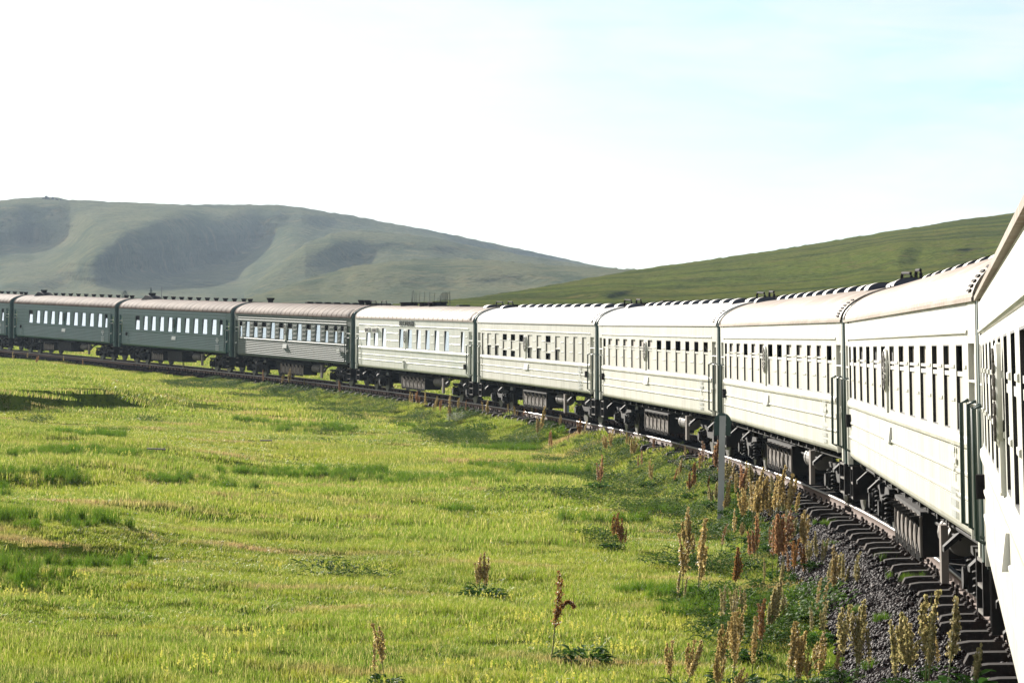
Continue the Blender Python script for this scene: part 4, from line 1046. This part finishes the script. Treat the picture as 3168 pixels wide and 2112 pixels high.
# small flowers
def flowerpatch(n, size, h, fs_, m, seed, spike=False):
    g = random.Random(seed); mb = MB(); c = [(g.uniform(-size / 2, size / 2), g.uniform(-size / 2, size / 2)) for _ in range(3)]
    for k in range(n):
        cx, cy = c[k % 3]; x, y = cx + g.gauss(0, size * .16), cy + g.gauss(0, size * .16); z = h * g.uniform(.75, 1.15)
        for j in range(7 if spike else 2):
            zz = z - (j * fs_ * .9 if spike else 0); xx, yy = x + g.gauss(0, fs_ * .5), y + g.gauss(0, fs_ * .5); s = fs_ * g.uniform(.5, 1)
            a = g.uniform(0, 3.14); ca, sa = math.cos(a) * s, math.sin(a) * s
            if spike: mb.add([(xx - ca, yy - sa, zz - s), (xx + ca, yy + sa, zz - s * .8), (xx + ca * .8, yy + sa * .8, zz + s), (xx - ca * .8, yy - sa, zz + s)], [(0, 1, 2, 3)], tint=g.random())
            else: mb.add([(xx - ca, yy - sa, zz), (xx + sa, yy - ca, zz + s * .3), (xx + ca, yy + sa, zz), (xx - sa, yy + ca, zz - s * .3)], [(0, 1, 2, 3)], tint=g.random())
    return mb.mesh('flowers', m)
fl_v = [flowerpatch(26, 1.2, .24, .011, M['yellow'], k, True) for k in range(3)] + [flowerpatch(6, 1.0, .25, .015, M['whitefl'], 10 + k) for k in range(2)]
P, d = field(1.25, 28, 120, .6); q = fbm(P[:, 0] / 6, P[:, 1] / 8, 55, 3)
near_edge = np.exp(-((d - 5.3) / 1.7) ** 2) * np.exp(-((P[:, 1] - 39) / 7) ** 2)
ok = (rng.random(len(P)) < .05 + .6 * np.clip(q - .2, 0, 1)) | (rng.random(len(P)) < .95 * near_edge); P, d = P[ok], d[ok]; n = len(P)
ix = np.where((P[:, 1] > 52) & (rng.random(n) < .7), rng.integers(3, 5, n), np.where(rng.random(n) < .85, rng.integers(0, 3, n), rng.integers(3, 5, n)))
scatter('wildflowers', np.column_stack([P, G(P[:, 0], P[:, 1])]), slope_rot(P[:, 0], P[:, 1], rng.uniform(0, 6.28, n)), rng.uniform(.8, 1.2, n), ix, fl_v)

# loose ballast stones on the shoulder
def stonepatch(n, size, seed):
    g = np.random.default_rng(seed); t = (1 + 5 ** .5) / 2
    ico = np.array([(-1, t, 0), (1, t, 0), (-1, -t, 0), (1, -t, 0), (0, -1, t), (0, 1, t), (0, -1, -t), (0, 1, -t), (t, 0, -1), (t, 0, 1), (-t, 0, -1), (-t, 0, 1)]) / 1.9
    fc = np.array([(0, 11, 5), (0, 5, 1), (0, 1, 7), (0, 7, 10), (0, 10, 11), (1, 5, 9), (5, 11, 4), (11, 10, 2), (10, 7, 6), (7, 1, 8), (3, 9, 4), (3, 4, 2), (3, 2, 6), (3, 6, 8), (3, 8, 9), (4, 9, 5), (2, 4, 11), (6, 2, 10), (8, 6, 7), (9, 8, 1)])
    Vs, Fs, T = [], [], []
    for k in range(n):
        s = g.uniform(.020, .042) * np.array([1, g.uniform(.6, 1), g.uniform(.5, .9)]); q = np.linalg.qr(g.normal(size=(3, 3)))[0]
        v = (ico * g.uniform(.72, 1.2, (12, 1)) * s) @ q + np.array([g.uniform(-size / 2, size / 2), g.uniform(-size / 2, size / 2), g.uniform(-.01, .025)])
        Vs.append(v); Fs.append(fc + 12 * k); T.append(np.full(12, g.random() if g.random() < .25 else 0))
    me = np_mesh('stones', np.concatenate(Vs), np.concatenate(Fs), M['stone'], False)
    at = me.attributes.new('tint', 'FLOAT', 'POINT'); at.data.foreach_set('value', np.concatenate(T).astype(np.float32)); return me
st_v = [stonepatch(150, .55, k) for k in range(5)]
SP, SR = [], []
for s in np.arange(-8, 150, .42):
    wmax = BW(s) + .05
    for d in np.arange(-.3, wmax, .42):
        dj = d + random.uniform(-.1, .1); x, y, z, p = tr(s + random.uniform(-.15, .15)); px, py = x - math.cos(p) * dj, y - math.sin(p) * dj
        SP.append((px, py, dj, s))
SP = np.array(SP); gz_ = G(SP[:, 0], SP[:, 1])
topz = np.interp(SP[:, 3], TS, TZ) - .325 - .07 * (SP[:, 2] > .85) - np.tan(cant_at(SP[:, 3])) * SP[:, 2]
zz = np.where(SP[:, 2] < 1.55, np.maximum(topz, gz_ + .02), gz_ + .045)
scatter('gravel', np.column_stack([SP[:, :2], zz]), slope_rot(SP[:, 0], SP[:, 1], rng.uniform(0, 6.28, len(SP)), .25), rng.uniform(.9, 1.15, len(SP)), rng.integers(0, 5, len(SP)), st_v)

# ------------------------------------------------------------------ dock plants
def seed_head(h, spread, dens, m, seed, bend=0.0, branches=4, fs_=.018):
    g = random.Random(seed); mb = MB()
    h0 = h * .38
    for b in range(branches):
        a = g.uniform(0, 6.283); off = 0 if b == 0 else spread * g.uniform(.4, 1); zb = h0 + (0 if b == 0 else g.uniform(.0, .22) * h); zt = h if b == 0 else h * g.uniform(.66, .94)
        nfl = int(dens * (zt - zb) / h)
        for k in range(nfl):
            t = g.random(); z = zb + (zt - zb) * t; o = off * min(1, .35 + t * .9); rad = .040 * (1.15 - .7 * t) * g.uniform(.2, 1.15) * (1 + .7 * math.sin(z * 60 + b))
            aa = g.uniform(0, 6.283); bx = bend * max(0, (z - h * .55)) ** 1.3 if b == 0 else 0
            c = Vector((o * math.cos(a) + rad * math.cos(aa) + bx, o * math.sin(a) + rad * math.sin(aa), z)); s = fs_ * g.uniform(.45, 1)
            u = Vector((g.gauss(0, 1), g.gauss(0, 1), g.gauss(0, 1))).normalized(); v = u.orthogonal().normalized()
            mb.add([c - u * s - v * s * .7, c + u * s - v * s * .7, c + u * s * .8 + v * s, c - u * s * .7 + v * s], [(0, 1, 2, 3)], tint=g.random() ** 2)
    return mb.mesh('seed_head', m)
def stem_mesh(h, seed, bend=0.0):
    g = random.Random(seed); mb = MB(); mb.tube([(g.gauss(0, .006), g.gauss(0, .006), z) for z in np.linspace(-.05, h * .96, 7)], .011, 6, .004)
    return mb.mesh('stem', M['stem'])
def leaves_mesh(n, L, seed, m='leaf', Rr=.24, h=.26): return leafclump(n, Rr, h, L, M[m], seed=seed, up=.9, tint_p=0)
SEED_M = {}
for c in ('tan', 'red', 'brown', 'lime'):
    for k in range(6): SEED_M[c, k] = seed_head(1.0, (.05, .085, .12, .10, .06, .14)[k], (420, 560, 520, 460, 330, 600)[k], M['seed_' + c], 100 + k, branches=(3, 5, 6, 4, 2, 7)[k], bend=(0, 0, .15, -.2, .25, 0)[k])
STEMS = [stem_mesh(1.0, k) for k in range(6)]
LEAVES = [leaves_mesh(85, .165, k) for k in range(4)]
def dock(X, Yb, Yt, colour, label, group=None, stalks=1, leaf=1.0, spread=.12, rs=None, lean=0.0):
    """a dock plant whose foot and tip are seen at display px (X, Yb), (X, Yt)"""
    p = hit(X * Q, Yb * Q, .08); dist = math.hypot(p[0], p[1]); H = abs(Yb - Yt) * Q / F_PX * dist
    g = random.Random(int(X * 7 + Yb)) 
    r_ = empty('dock_plant', (p[0], p[1], float(G(np.array([p[0]]), np.array([p[1]]))[0]))); tag(r_, label, 'dock plant', group)
    for k in range(stalks):
        a = g.uniform(0, 6.283); rad = 0 if k == 0 else spread * g.uniform(.5, 1.2); hh = (H + .05) * (1 if k == 0 else g.uniform(.62, .96)); v = g.randrange(6)
        hw = max(.42, min(1.1, hh * .85))
        loc = (rad * math.cos(a), rad * math.sin(a), 0); rot = (g.gauss(0, .09), g.gauss(0, .09) + lean, g.uniform(0, 6.28))
        st = link('stem', STEMS[v], r_); st.location = loc; st.rotation_euler = rot; st.scale = (hw, hw, hh)
        sd = link('seed_head', SEED_M[colour, v], r_); sd.location = loc; sd.rotation_euler = rot; sd.scale = (hw, hw, hh)
    if leaf > 0:
        lf = link('leaves', g.choice(LEAVES), r_); lf.scale = (leaf, leaf, leaf * .8); lf.rotation_euler = (0, 0, g.uniform(0, 6.28))
    return r_
# the ones that stand out
D = dock
D(888, 1566, 1424, 'tan', 'tan dock with two seed stalks at the bottom edge of the photo, in open grass', stalks=2, leaf=.75, spread=.22)
D(1112, 1362, 1262, 'tan', 'low dock with a mound of dark leaves under short tan tips, in open meadow', stalks=4, leaf=1.15, spread=.14)
big = D(1266, 1505, 1304, 'brown', 'lone tall brown dock stalk with one drooping side branch, in open meadow', stalks=1, leaf=.0)
D(1340, 1508, 1478, 'lime', 'flat patch of dark dock leaves on the grass beside the lone brown stalk', stalks=0, leaf=1.2)
D(1405, 1255, 1172, 'brown', 'dock with four separate brown spikes like raised fingers, in the meadow', stalks=4, leaf=.8, spread=.30)
D(1577, 1300, 1160, 'tan', 'straight pale tan dock spike left of the white post foot', stalks=2, leaf=.9, spread=.05)
D(1600, 1372, 1184, 'tan', 'loose orange tan dock bush leaning over dark leaves, below the white post', stalks=3, leaf=1.3, spread=.2)
D(1654, 1272, 1196, 'red', 'small red dock spike directly below the white post', stalks=1, leaf=.4)
D(1682, 1372, 1252, 'brown', 'dark thin dock stalk right of the loose orange tan bush', stalks=1, leaf=1.2)
D(1726, 1212, 1068, 'tan', 'dense tan dock thicket standing next to the white post', stalks=6, leaf=1.0, spread=.35)
D(1775, 1212, 1064, 'tan', 'tan dock thicket touching the ballast, right of the one by the post', stalks=6, leaf=.9, spread=.35)
D(1700, 1150, 1062, 'red', 'red tinged dock behind the thicket, against the rail by the post', stalks=3, leaf=.6)
D(1740, 1300, 1180, 'red', 'rust red dock clump below the tan thickets', stalks=3, leaf=1.0, spread=.14)
D(1790, 1320, 1165, 'red', 'taller rust red dock with orange tips at the ballast foot', stalks=4, leaf=1.0, spread=.2)
D(1845, 1290, 1168, 'tan', 'slim tan dock leaning on the edge of the ballast', stalks=2, leaf=.6)
D(1915, 1392, 1250, 'tan', 'thin brownish dock at the ballast edge, left of a pale yellow one', stalks=1, leaf=.8)
D(1958, 1352, 1262, 'lime', 'pale yellow dock growing out of the ballast stones', stalks=2, leaf=.4)
D(1775, 1468, 1322, 'lime', 'yellowish dock with drooping tips in front of dark leaves', stalks=3, leaf=1.0, spread=.1)
D(1740, 1506, 1368, 'brown', 'dark brown upright dock leaning left, near the bottom edge', stalks=2, leaf=.8, spread=.1)
D(1690, 1572, 1400, 'tan', 'orange brown dock with leaning spikes at the bottom edge', stalks=4, leaf=1.1, spread=.22)
D(1640, 1590, 1478, 'tan', 'golden dock cut by the bottom edge, leftmost of the corner clumps', stalks=4, leaf=.8, spread=.22)
D(1835, 1580, 1415, 'tan', 'broad golden brown dock clump at the bottom edge with a sharp tip', stalks=5, leaf=1.2, spread=.25)
D(1962, 1560, 1372, 'lime', 'large lime yellow dock at the ballast edge with orange lower tips', stalks=5, leaf=1.0, spread=.22)
D(2068, 1580, 1402, 'lime', 'slender lime dock on the ballast beside the taller yellow one', stalks=2, leaf=.9, spread=.15)
D(2122, 1590, 1345, 'lime', 'tallest yellow green dock on the ballast in front of the sleepers', stalks=5, leaf=1.1, spread=.22)
D(2235, 1590, 1470, 'lime', 'single lime dock in front of the last sleepers, by the corner', stalks=1, leaf=1.3)
D(1378, 1122, 1040, 'red', 'dark red twin dock spikes above a low mound of leaves, left of the post', stalks=3, leaf=1.3, spread=.16)
D(1495, 1118, 1050, 'tan', 'tan dock spike with a leafy foot, between the red twins and the post', stalks=2, leaf=1.1)
D(1544, 1112, 1070, 'red', 'short red dock left of the white post, lower than the track', stalks=1, leaf=.3)
D(1592, 1140, 1058, 'brown', 'brown dock just left of the white post', stalks=2, leaf=.9)
D(1845, 1215, 1185, 'lime', 'low leafy dock in the gap between thicket and ballast', stalks=1, leaf=1.2)
# the crowd between them on the near verge
A0 = ('dock spike in the crowded tan and red thicket below the white post', 'crowded docks of the near verge')
g0 = random.Random(77)
for X, Y in ((1702, 1195), (1750, 1188), (1798, 1195), (1760, 1165), (1735, 1240), (1690, 1235), (1812, 1250), (1830, 1330), (1760, 1345), (1668, 1180), (1685, 1150), (1720, 1130), (1770, 1140), (1600, 1290), (1560, 1385), (1705, 1440), (1865, 1420), (1900, 1470), (1880, 1575), (1575, 1590), (1690, 1500), (2150, 1540), (1655, 1440), (1925, 1350), (1885, 1300), (1810, 1430), (1716, 1180), (1665, 1120), (1640, 1160), (1780, 1260)):
    sc_ = np.interp(Y, [1130, 1580], [75, 130])
    dock(X + g0.uniform(-8, 8), Y, Y - sc_ * g0.uniform(.6, 1.05), g0.choice(['tan', 'tan', 'red', 'lime', 'lime', 'brown'] if X < 1850 else ['tan', 'lime', 'lime']), A0[0], A0[1], stalks=g0.choice([2, 3, 5]), leaf=g0.uniform(.7, 1.15), spread=.22)
# rows of alike plants along the line
A1 = ('reddish tan dock spike in the verge below the cream coaches', 'dock spikes along the verge of the cream coaches')
for X, Yb, Yt, c, n in ((1235, 1012, 930, 'tan', 2), (1262, 1040, 985, 'red', 2), (1340, 1000, 962, 'tan', 1), (1402, 1045, 985, 'tan', 2), (1440, 1030, 990, 'tan', 2), (1475, 1080, 1030, 'red', 2), (1330, 1010, 960, 'brown', 1),
                        (1455, 1060, 1000, 'tan', 2), (1610, 1092, 1010, 'red', 2), (1640, 1100, 1008, 'red', 2), (1575, 1060, 1020, 'tan', 1), (1680, 1120, 1060, 'tan', 2), (1500, 1040, 1002, 'red', 1), (1385, 1030, 1000, 'red', 1), (1300, 1020, 990, 'tan', 1), (1285, 985, 950, 'tan', 1), (1625, 1130, 1090, 'brown', 1), (1560, 1100, 1050, 'tan', 2)):
    dock(X, Yb, Yt, c, A1[0], A1[1], stalks=n, leaf=.55, spread=.14)
A2 = ('small dock spike in the grass in front of the dining coach wheels', 'dock spikes before the dining coach')
for X, Yb, Yt, c, n in ((782, 912, 872, 'red', 1), (890, 908, 878, 'red', 1), (942, 935, 898, 'tan', 2), (958, 935, 896, 'red', 2), (976, 942, 900, 'tan', 1), (998, 948, 908, 'tan', 2), (1010, 955, 916, 'red', 1), (1032, 970, 905, 'tan', 2), (1052, 948, 912, 'tan', 1), (1068, 952, 918, 'red', 1), (1113, 955, 914, 'tan', 4),
                        (1168, 958, 918, 'tan', 1), (1184, 962, 930, 'tan', 2), (1200, 964, 934, 'red', 1), (1222, 964, 925, 'tan', 1), (1229, 966, 922, 'red', 2)):
    dock(X, Yb, Yt, c, A2[0], A2[1], stalks=n, leaf=.4, spread=.10)
A3 = ('tiny rust dock spike at the grass edge before the green coaches', 'dock spikes before the green coaches')
for X, Yb, Yt, c, n in ((605, 880, 848, 'red', 2), (650, 885, 850, 'tan', 2), (665, 888, 846, 'tan', 2), (485, 862, 838, 'red', 1), (420, 855, 832, 'tan', 1), (345, 850, 832, 'tan', 2), (310, 845, 828, 'red', 1), (255, 838, 826, 'red', 1), (190, 842, 822, 'red', 1), (145, 834, 815, 'tan', 1), (83, 836, 815, 'red', 2), (30, 830, 806, 'tan', 2), (112, 825, 812, 'tan', 1), (232, 836, 820, 'tan', 1), (62, 826, 808, 'tan', 1), (560, 872, 850, 'tan', 1), (700, 890, 870, 'tan', 1)):
    dock(X, Yb, Yt, c, A3[0], A3[1], stalks=n, leaf=.35, spread=.10)
# drooping side branch of the lone brown stalk
bb_ = [c for c in big.children if c.name.startswith('seed_head')][0]
mb = MB(); g = random.Random(9)
for k in range(240):
    t = g.random(); c = Vector((.03 + .24 * t, 0, .56 + .22 * math.sin(t * 2.4))); s = .017 * g.uniform(.5, 1); u = Vector((g.gauss(0, 1), g.gauss(0, 1), g.gauss(0, 1))).normalized(); v = u.orthogonal().normalized(); c += u * .018
    mb.add([c - u * s - v * s, c + u * s - v * s, c + u * s + v * s, c - u * s + v * s], [(0, 1, 2, 3)], tint=g.random() ** 2)
mb.obj('drooping_branch', M['seed_brown'], big)

# grey-white shrub mound
p = hit(1052 * Q, 966 * Q)
gs = empty('shrub', tuple(p)); tag(gs, 'low pale grey cushion shrub in the verge below the blinds-drawn coach', 'shrub')
link('foliage', leafclump(420, .50, .42, .10, M['greyshrub'], seed=5, up=1.2, tint_p=.5), gs)
for X, Y, s, lb in ((1120, 990, 1.0, 'dark green shrub patch on the slope, right of the pale cushion shrub'), (560, 1466 - 1466 + 0, 0, ''), (1512, 1490, .0, '')):
    if s:
        p = hit(X * Q, Y * Q); o = empty('shrub', tuple(p)); tag(o, lb, 'shrub'); link('foliage', leafclump(260, .9 * s, .4 * s, .14, M['leaf'], seed=8, up=.9, tint_p=0), o)

# ------------------------------------------------------------------ white post with green disc
p = hit(2229, 1600, .05); dist = math.hypot(p[0], p[1]); pz = float(G(np.array([p[0]]), np.array([p[1]]))[0])
post = empty('track_marker', (p[0], p[1], pz)); tag(post, 'white square post carrying a green disc, seen from behind, in the verge', 'marker post')
k = dist / F_PX; Hp = (1603 - 1291) * k + .05; wp = 19.2 * k
mb = MB(); mb.loft([[(x * wp / 2, y * wp / 2, z) for x, y in ((-1, -1), (1, -1), (1, 1), (-1, 1))] for z in (-.3, Hp - .11)])
mb.loft([[(x * wp * .52, y * wp * .52, z) for x, y in ((-1, -1), (1, -1), (1, 1), (-1, 1))] for z in (Hp - .10, Hp)]); mb.box(-wp * .5, wp * .5, -wp * .5, wp * .5, Hp - .112, Hp - .098)
mb.obj('post', M['post'], post)
for zb in (Hp - 47 * k, Hp - 128 * k):
    b = MB(); b.loft([[(x * wp * .515, y * wp * .515, z + .01 * x) for x, y in ((-1, -1), (1, -1), (1, 1), (-1, 1))] for z in (zb - .012, zb + .012)]); b.obj('band', M['post'], post)
rd = 26 * k; n = 18; zc = Hp - 17 * k
pr = [(rd * math.cos(a), zc + rd * math.sin(a)) for a in np.linspace(0, math.pi, n)] + [(-rd, zc - 44 * k), (rd, zc - 44 * k)]
dm = MB(); dm.loft([[(x, wp * .52, z) for x, z in pr], [(x, wp * .52 + .015, z) for x, z in pr]]); dm.obj('disc', M['disc'], post)
post.rotation_euler = (0, R(-1.6), R(-4))

# small white stake seen beneath the dining coach, scraps of board in the grass
x, y, z, pp = tr(101.0); st = MB(); st.box(-.09, .09, -.09, .09, -.5, 1.0); st.loft([[(-.09, -.09, 1.0), (.09, -.09, 1.0), (.09, .09, 1.0), (-.09, .09, 1.0)], [(-.03, -.03, 1.08), (.03, -.03, 1.08), (.03, .03, 1.08), (-.03, .03, 1.08)]])
o = st.obj('stake', M['post']); o.location = fr(101.0, -3.4, -.3); tag(o, 'short white stake beyond the rails, glimpsed beneath the dining coach', 'stake')
for X, Y, ln, lb in ((482, 1410, .55, 'dark weathered board lying in the meadow grass, left half'), (822, 1381, .40, 'smaller dark board lying in the middle of the meadow')):
    p = hit(X, Y); b = MB(); b.loft([[(-ln / 2, -.09, 0), (-ln / 2, .08, .02), (-ln / 2, .08, .05), (-ln / 2, -.09, .03)], [(ln / 2, -.07, .05), (ln / 2, .09, .06), (ln / 2, .09, .10), (ln / 2, -.07, .08)]])
    o = b.obj('weathered_board', M['wood']); o.location = (p[0], p[1], p[2] + .16); o.rotation_euler = (0, .08, .2); tag(o, lb, 'board')

# ------------------------------------------------------------------ far posts and trees on the hill foot
def at_px(X, Y, r): d = ray(X, Y); return Vector((d[0] * r, d[1] * r, d[2] * r + CAM_Z))
def fence(posts, r, label, zdrop=2.5, wires=True):
    base = at_px(posts[0][0], posts[0][1], r); f = empty('fence', base); tag(f, label, 'fence')
    tops = []
    for X, Yt, w_, dr in posts:
        q = at_px(X, Yt, r + dr) - base; mb = MB(); wd = w_ * (r / F_PX) * .26; ls = random.uniform(-.04, .04) * 2
        mb.loft([[(q.x + a * wd + (ls * (2 - k_)), q.y + b * wd, z) for a, b in ((-1, -1), (1, -1), (1, 1), (-1, 1))] for k_, z in ((0, q.z - zdrop), (1, q.z - 1), (2, q.z))])
        mb.obj('post', M['wood'], f); tops.append(q)
    return f
# source px: the palisade on the right, the sparse posts on the left
def zx(v): return 1100 + v * 1200 / 2352
def zy(v): return 700 + v * 260 / 510
fence([(zx(501), zy(432), 3, 0), (zx(512), zy(420), 3.5, -2), (zx(520), zy(408), 3.5, -3), (zx(528), zy(402), 4, -4), (zx(536), zy(400), 4, -5), (zx(544), zy(399), 4, -6), (zx(552), zy(400), 4, -7), (zx(561), zy(400), 4.5, -8), (zx(571), zy(397), 4, -9)], 352, 'palisade of close weathered stakes on the rise behind the dining coach')
fence([(zx(344), zy(392), 2.5, 0), (zx(352), zy(386), 3, 0), (zx(360), zy(402), 2.5, 0), (zx(371), zy(404), 2, 2), (zx(391), zy(392), 2.5, 6), (zx(420), zy(396), 2.5, 10), (zx(450), zy(398), 2.5, 14), (zx(481), zy(404), 2.5, 18)], 356, 'broken fence of sparse thin posts left of the close palisade')
pole = MB(); r_ = 620; q = at_px(501, 888, r_); pole.tube([(0, 0, -4), (.02, 0, -1), (0, 0, .0)], .07, 6, .05); o = pole.obj('pole', M['wood']); o.location = q; tag(o, 'thin bare pole on the hill foot, right of the small conifer', 'pole')
def far_tree(X, Yt, Yb, r, conifer, label):
    H = (Yb - Yt) * r / F_PX; b = at_px(X, Yb, r); t = empty('conifer' if conifer else 'tree', b); tag(t, label, 'tree')
    g = random.Random(int(X)); mb = MB()
    for k in range(520):
        z = g.uniform(.12, 1.0) ** (1.1 if conifer else .8)
        rad = (.34 * (1 - z) + .03) * (.65 + .35 * math.sin(z * 26)) if conifer else .36 * math.sin(math.pi * min(1, max(0, (z - .05)))) ** .7
        a = g.uniform(0, 6.283); rr_ = rad * g.uniform(.2, 1.15); c = Vector((rr_ * math.cos(a), rr_ * math.sin(a), z)) * H; s = .045 * H * g.uniform(.5, 1.1)
        u = Vector((g.gauss(0, 1), g.gauss(0, 1), g.gauss(0, .6))).normalized(); v = u.orthogonal().normalized()
        mb.add([c - u * s - v * s * .6, c + u * s - v * s * .6, c + v * s], [(0, 1, 2)])
    mb.obj('crown', M['needles'], t); tk = MB(); tk.tube([(0, 0, -2), (0, 0, H * .5), (0, 0, H * .95)], .03 * H, 6, .008 * H); tk.obj('trunk', M['bark'], t)
far_tree(465, 891, 932, 600, True, 'small pointed conifer standing behind the roofs of the green coaches')
far_tree(385, 899, 930, 610, False, 'small round bushy tree left of the pointed conifer')

# rocks on the skyline of the left hill
for k, (X, Y, s) in enumerate(((133, 609, 1.0), (143, 606, 1.6), (150, 608, 1.1), (163, 609, 1.5), (175, 611, 1.2), (188, 612, .8))):
    q = at_px(X, Y + 5, 1552); s *= .7; g = np.random.default_rng(k); mb = MB(); n = 7
    rings = [[(0.8 * s * f * math.cos(a) * g.uniform(.75, 1.2), 0.8 * s * f * math.sin(a) * g.uniform(.75, 1.2), z * s * 1.0 + g.uniform(-.1, .1)) for a in np.linspace(0, 6.283, n, endpoint=False)] for f, z in ((1.1, -.8), (1.0, .0), (.8, .5), (.35, .8))]
    mb.loft(rings); o = mb.obj('rock', M['rock']); o.location = q; tag(o, 'dark rock of the outcrop on the highest point of the left hill', 'rock', 'outcrop rocks on the hill top')

# ------------------------------------------------------------------ air
HAZE = 0.000095
hb = MB(); hb.box(-3050, 3050, -3050, 3050, -6, 140); hz_ = hb.obj('haze', None); tag(hz_, kind='stuff')
hm = bpy.data.materials.new('haze'); hm.use_nodes = True; hn = hm.node_tree.nodes; hn.remove(hn['Principled BSDF'])
pv = hn.new('ShaderNodeVolumePrincipled'); pv.inputs['Color'].default_value = (0.66, 0.82, 1.0, 1); pv.inputs['Density'].default_value = HAZE; pv.inputs['Anisotropy'].default_value = 0.2
hm.node_tree.links.new(pv.outputs[0], hn['Material Output'].inputs['Volume']); hz_.data.materials.append(hm)
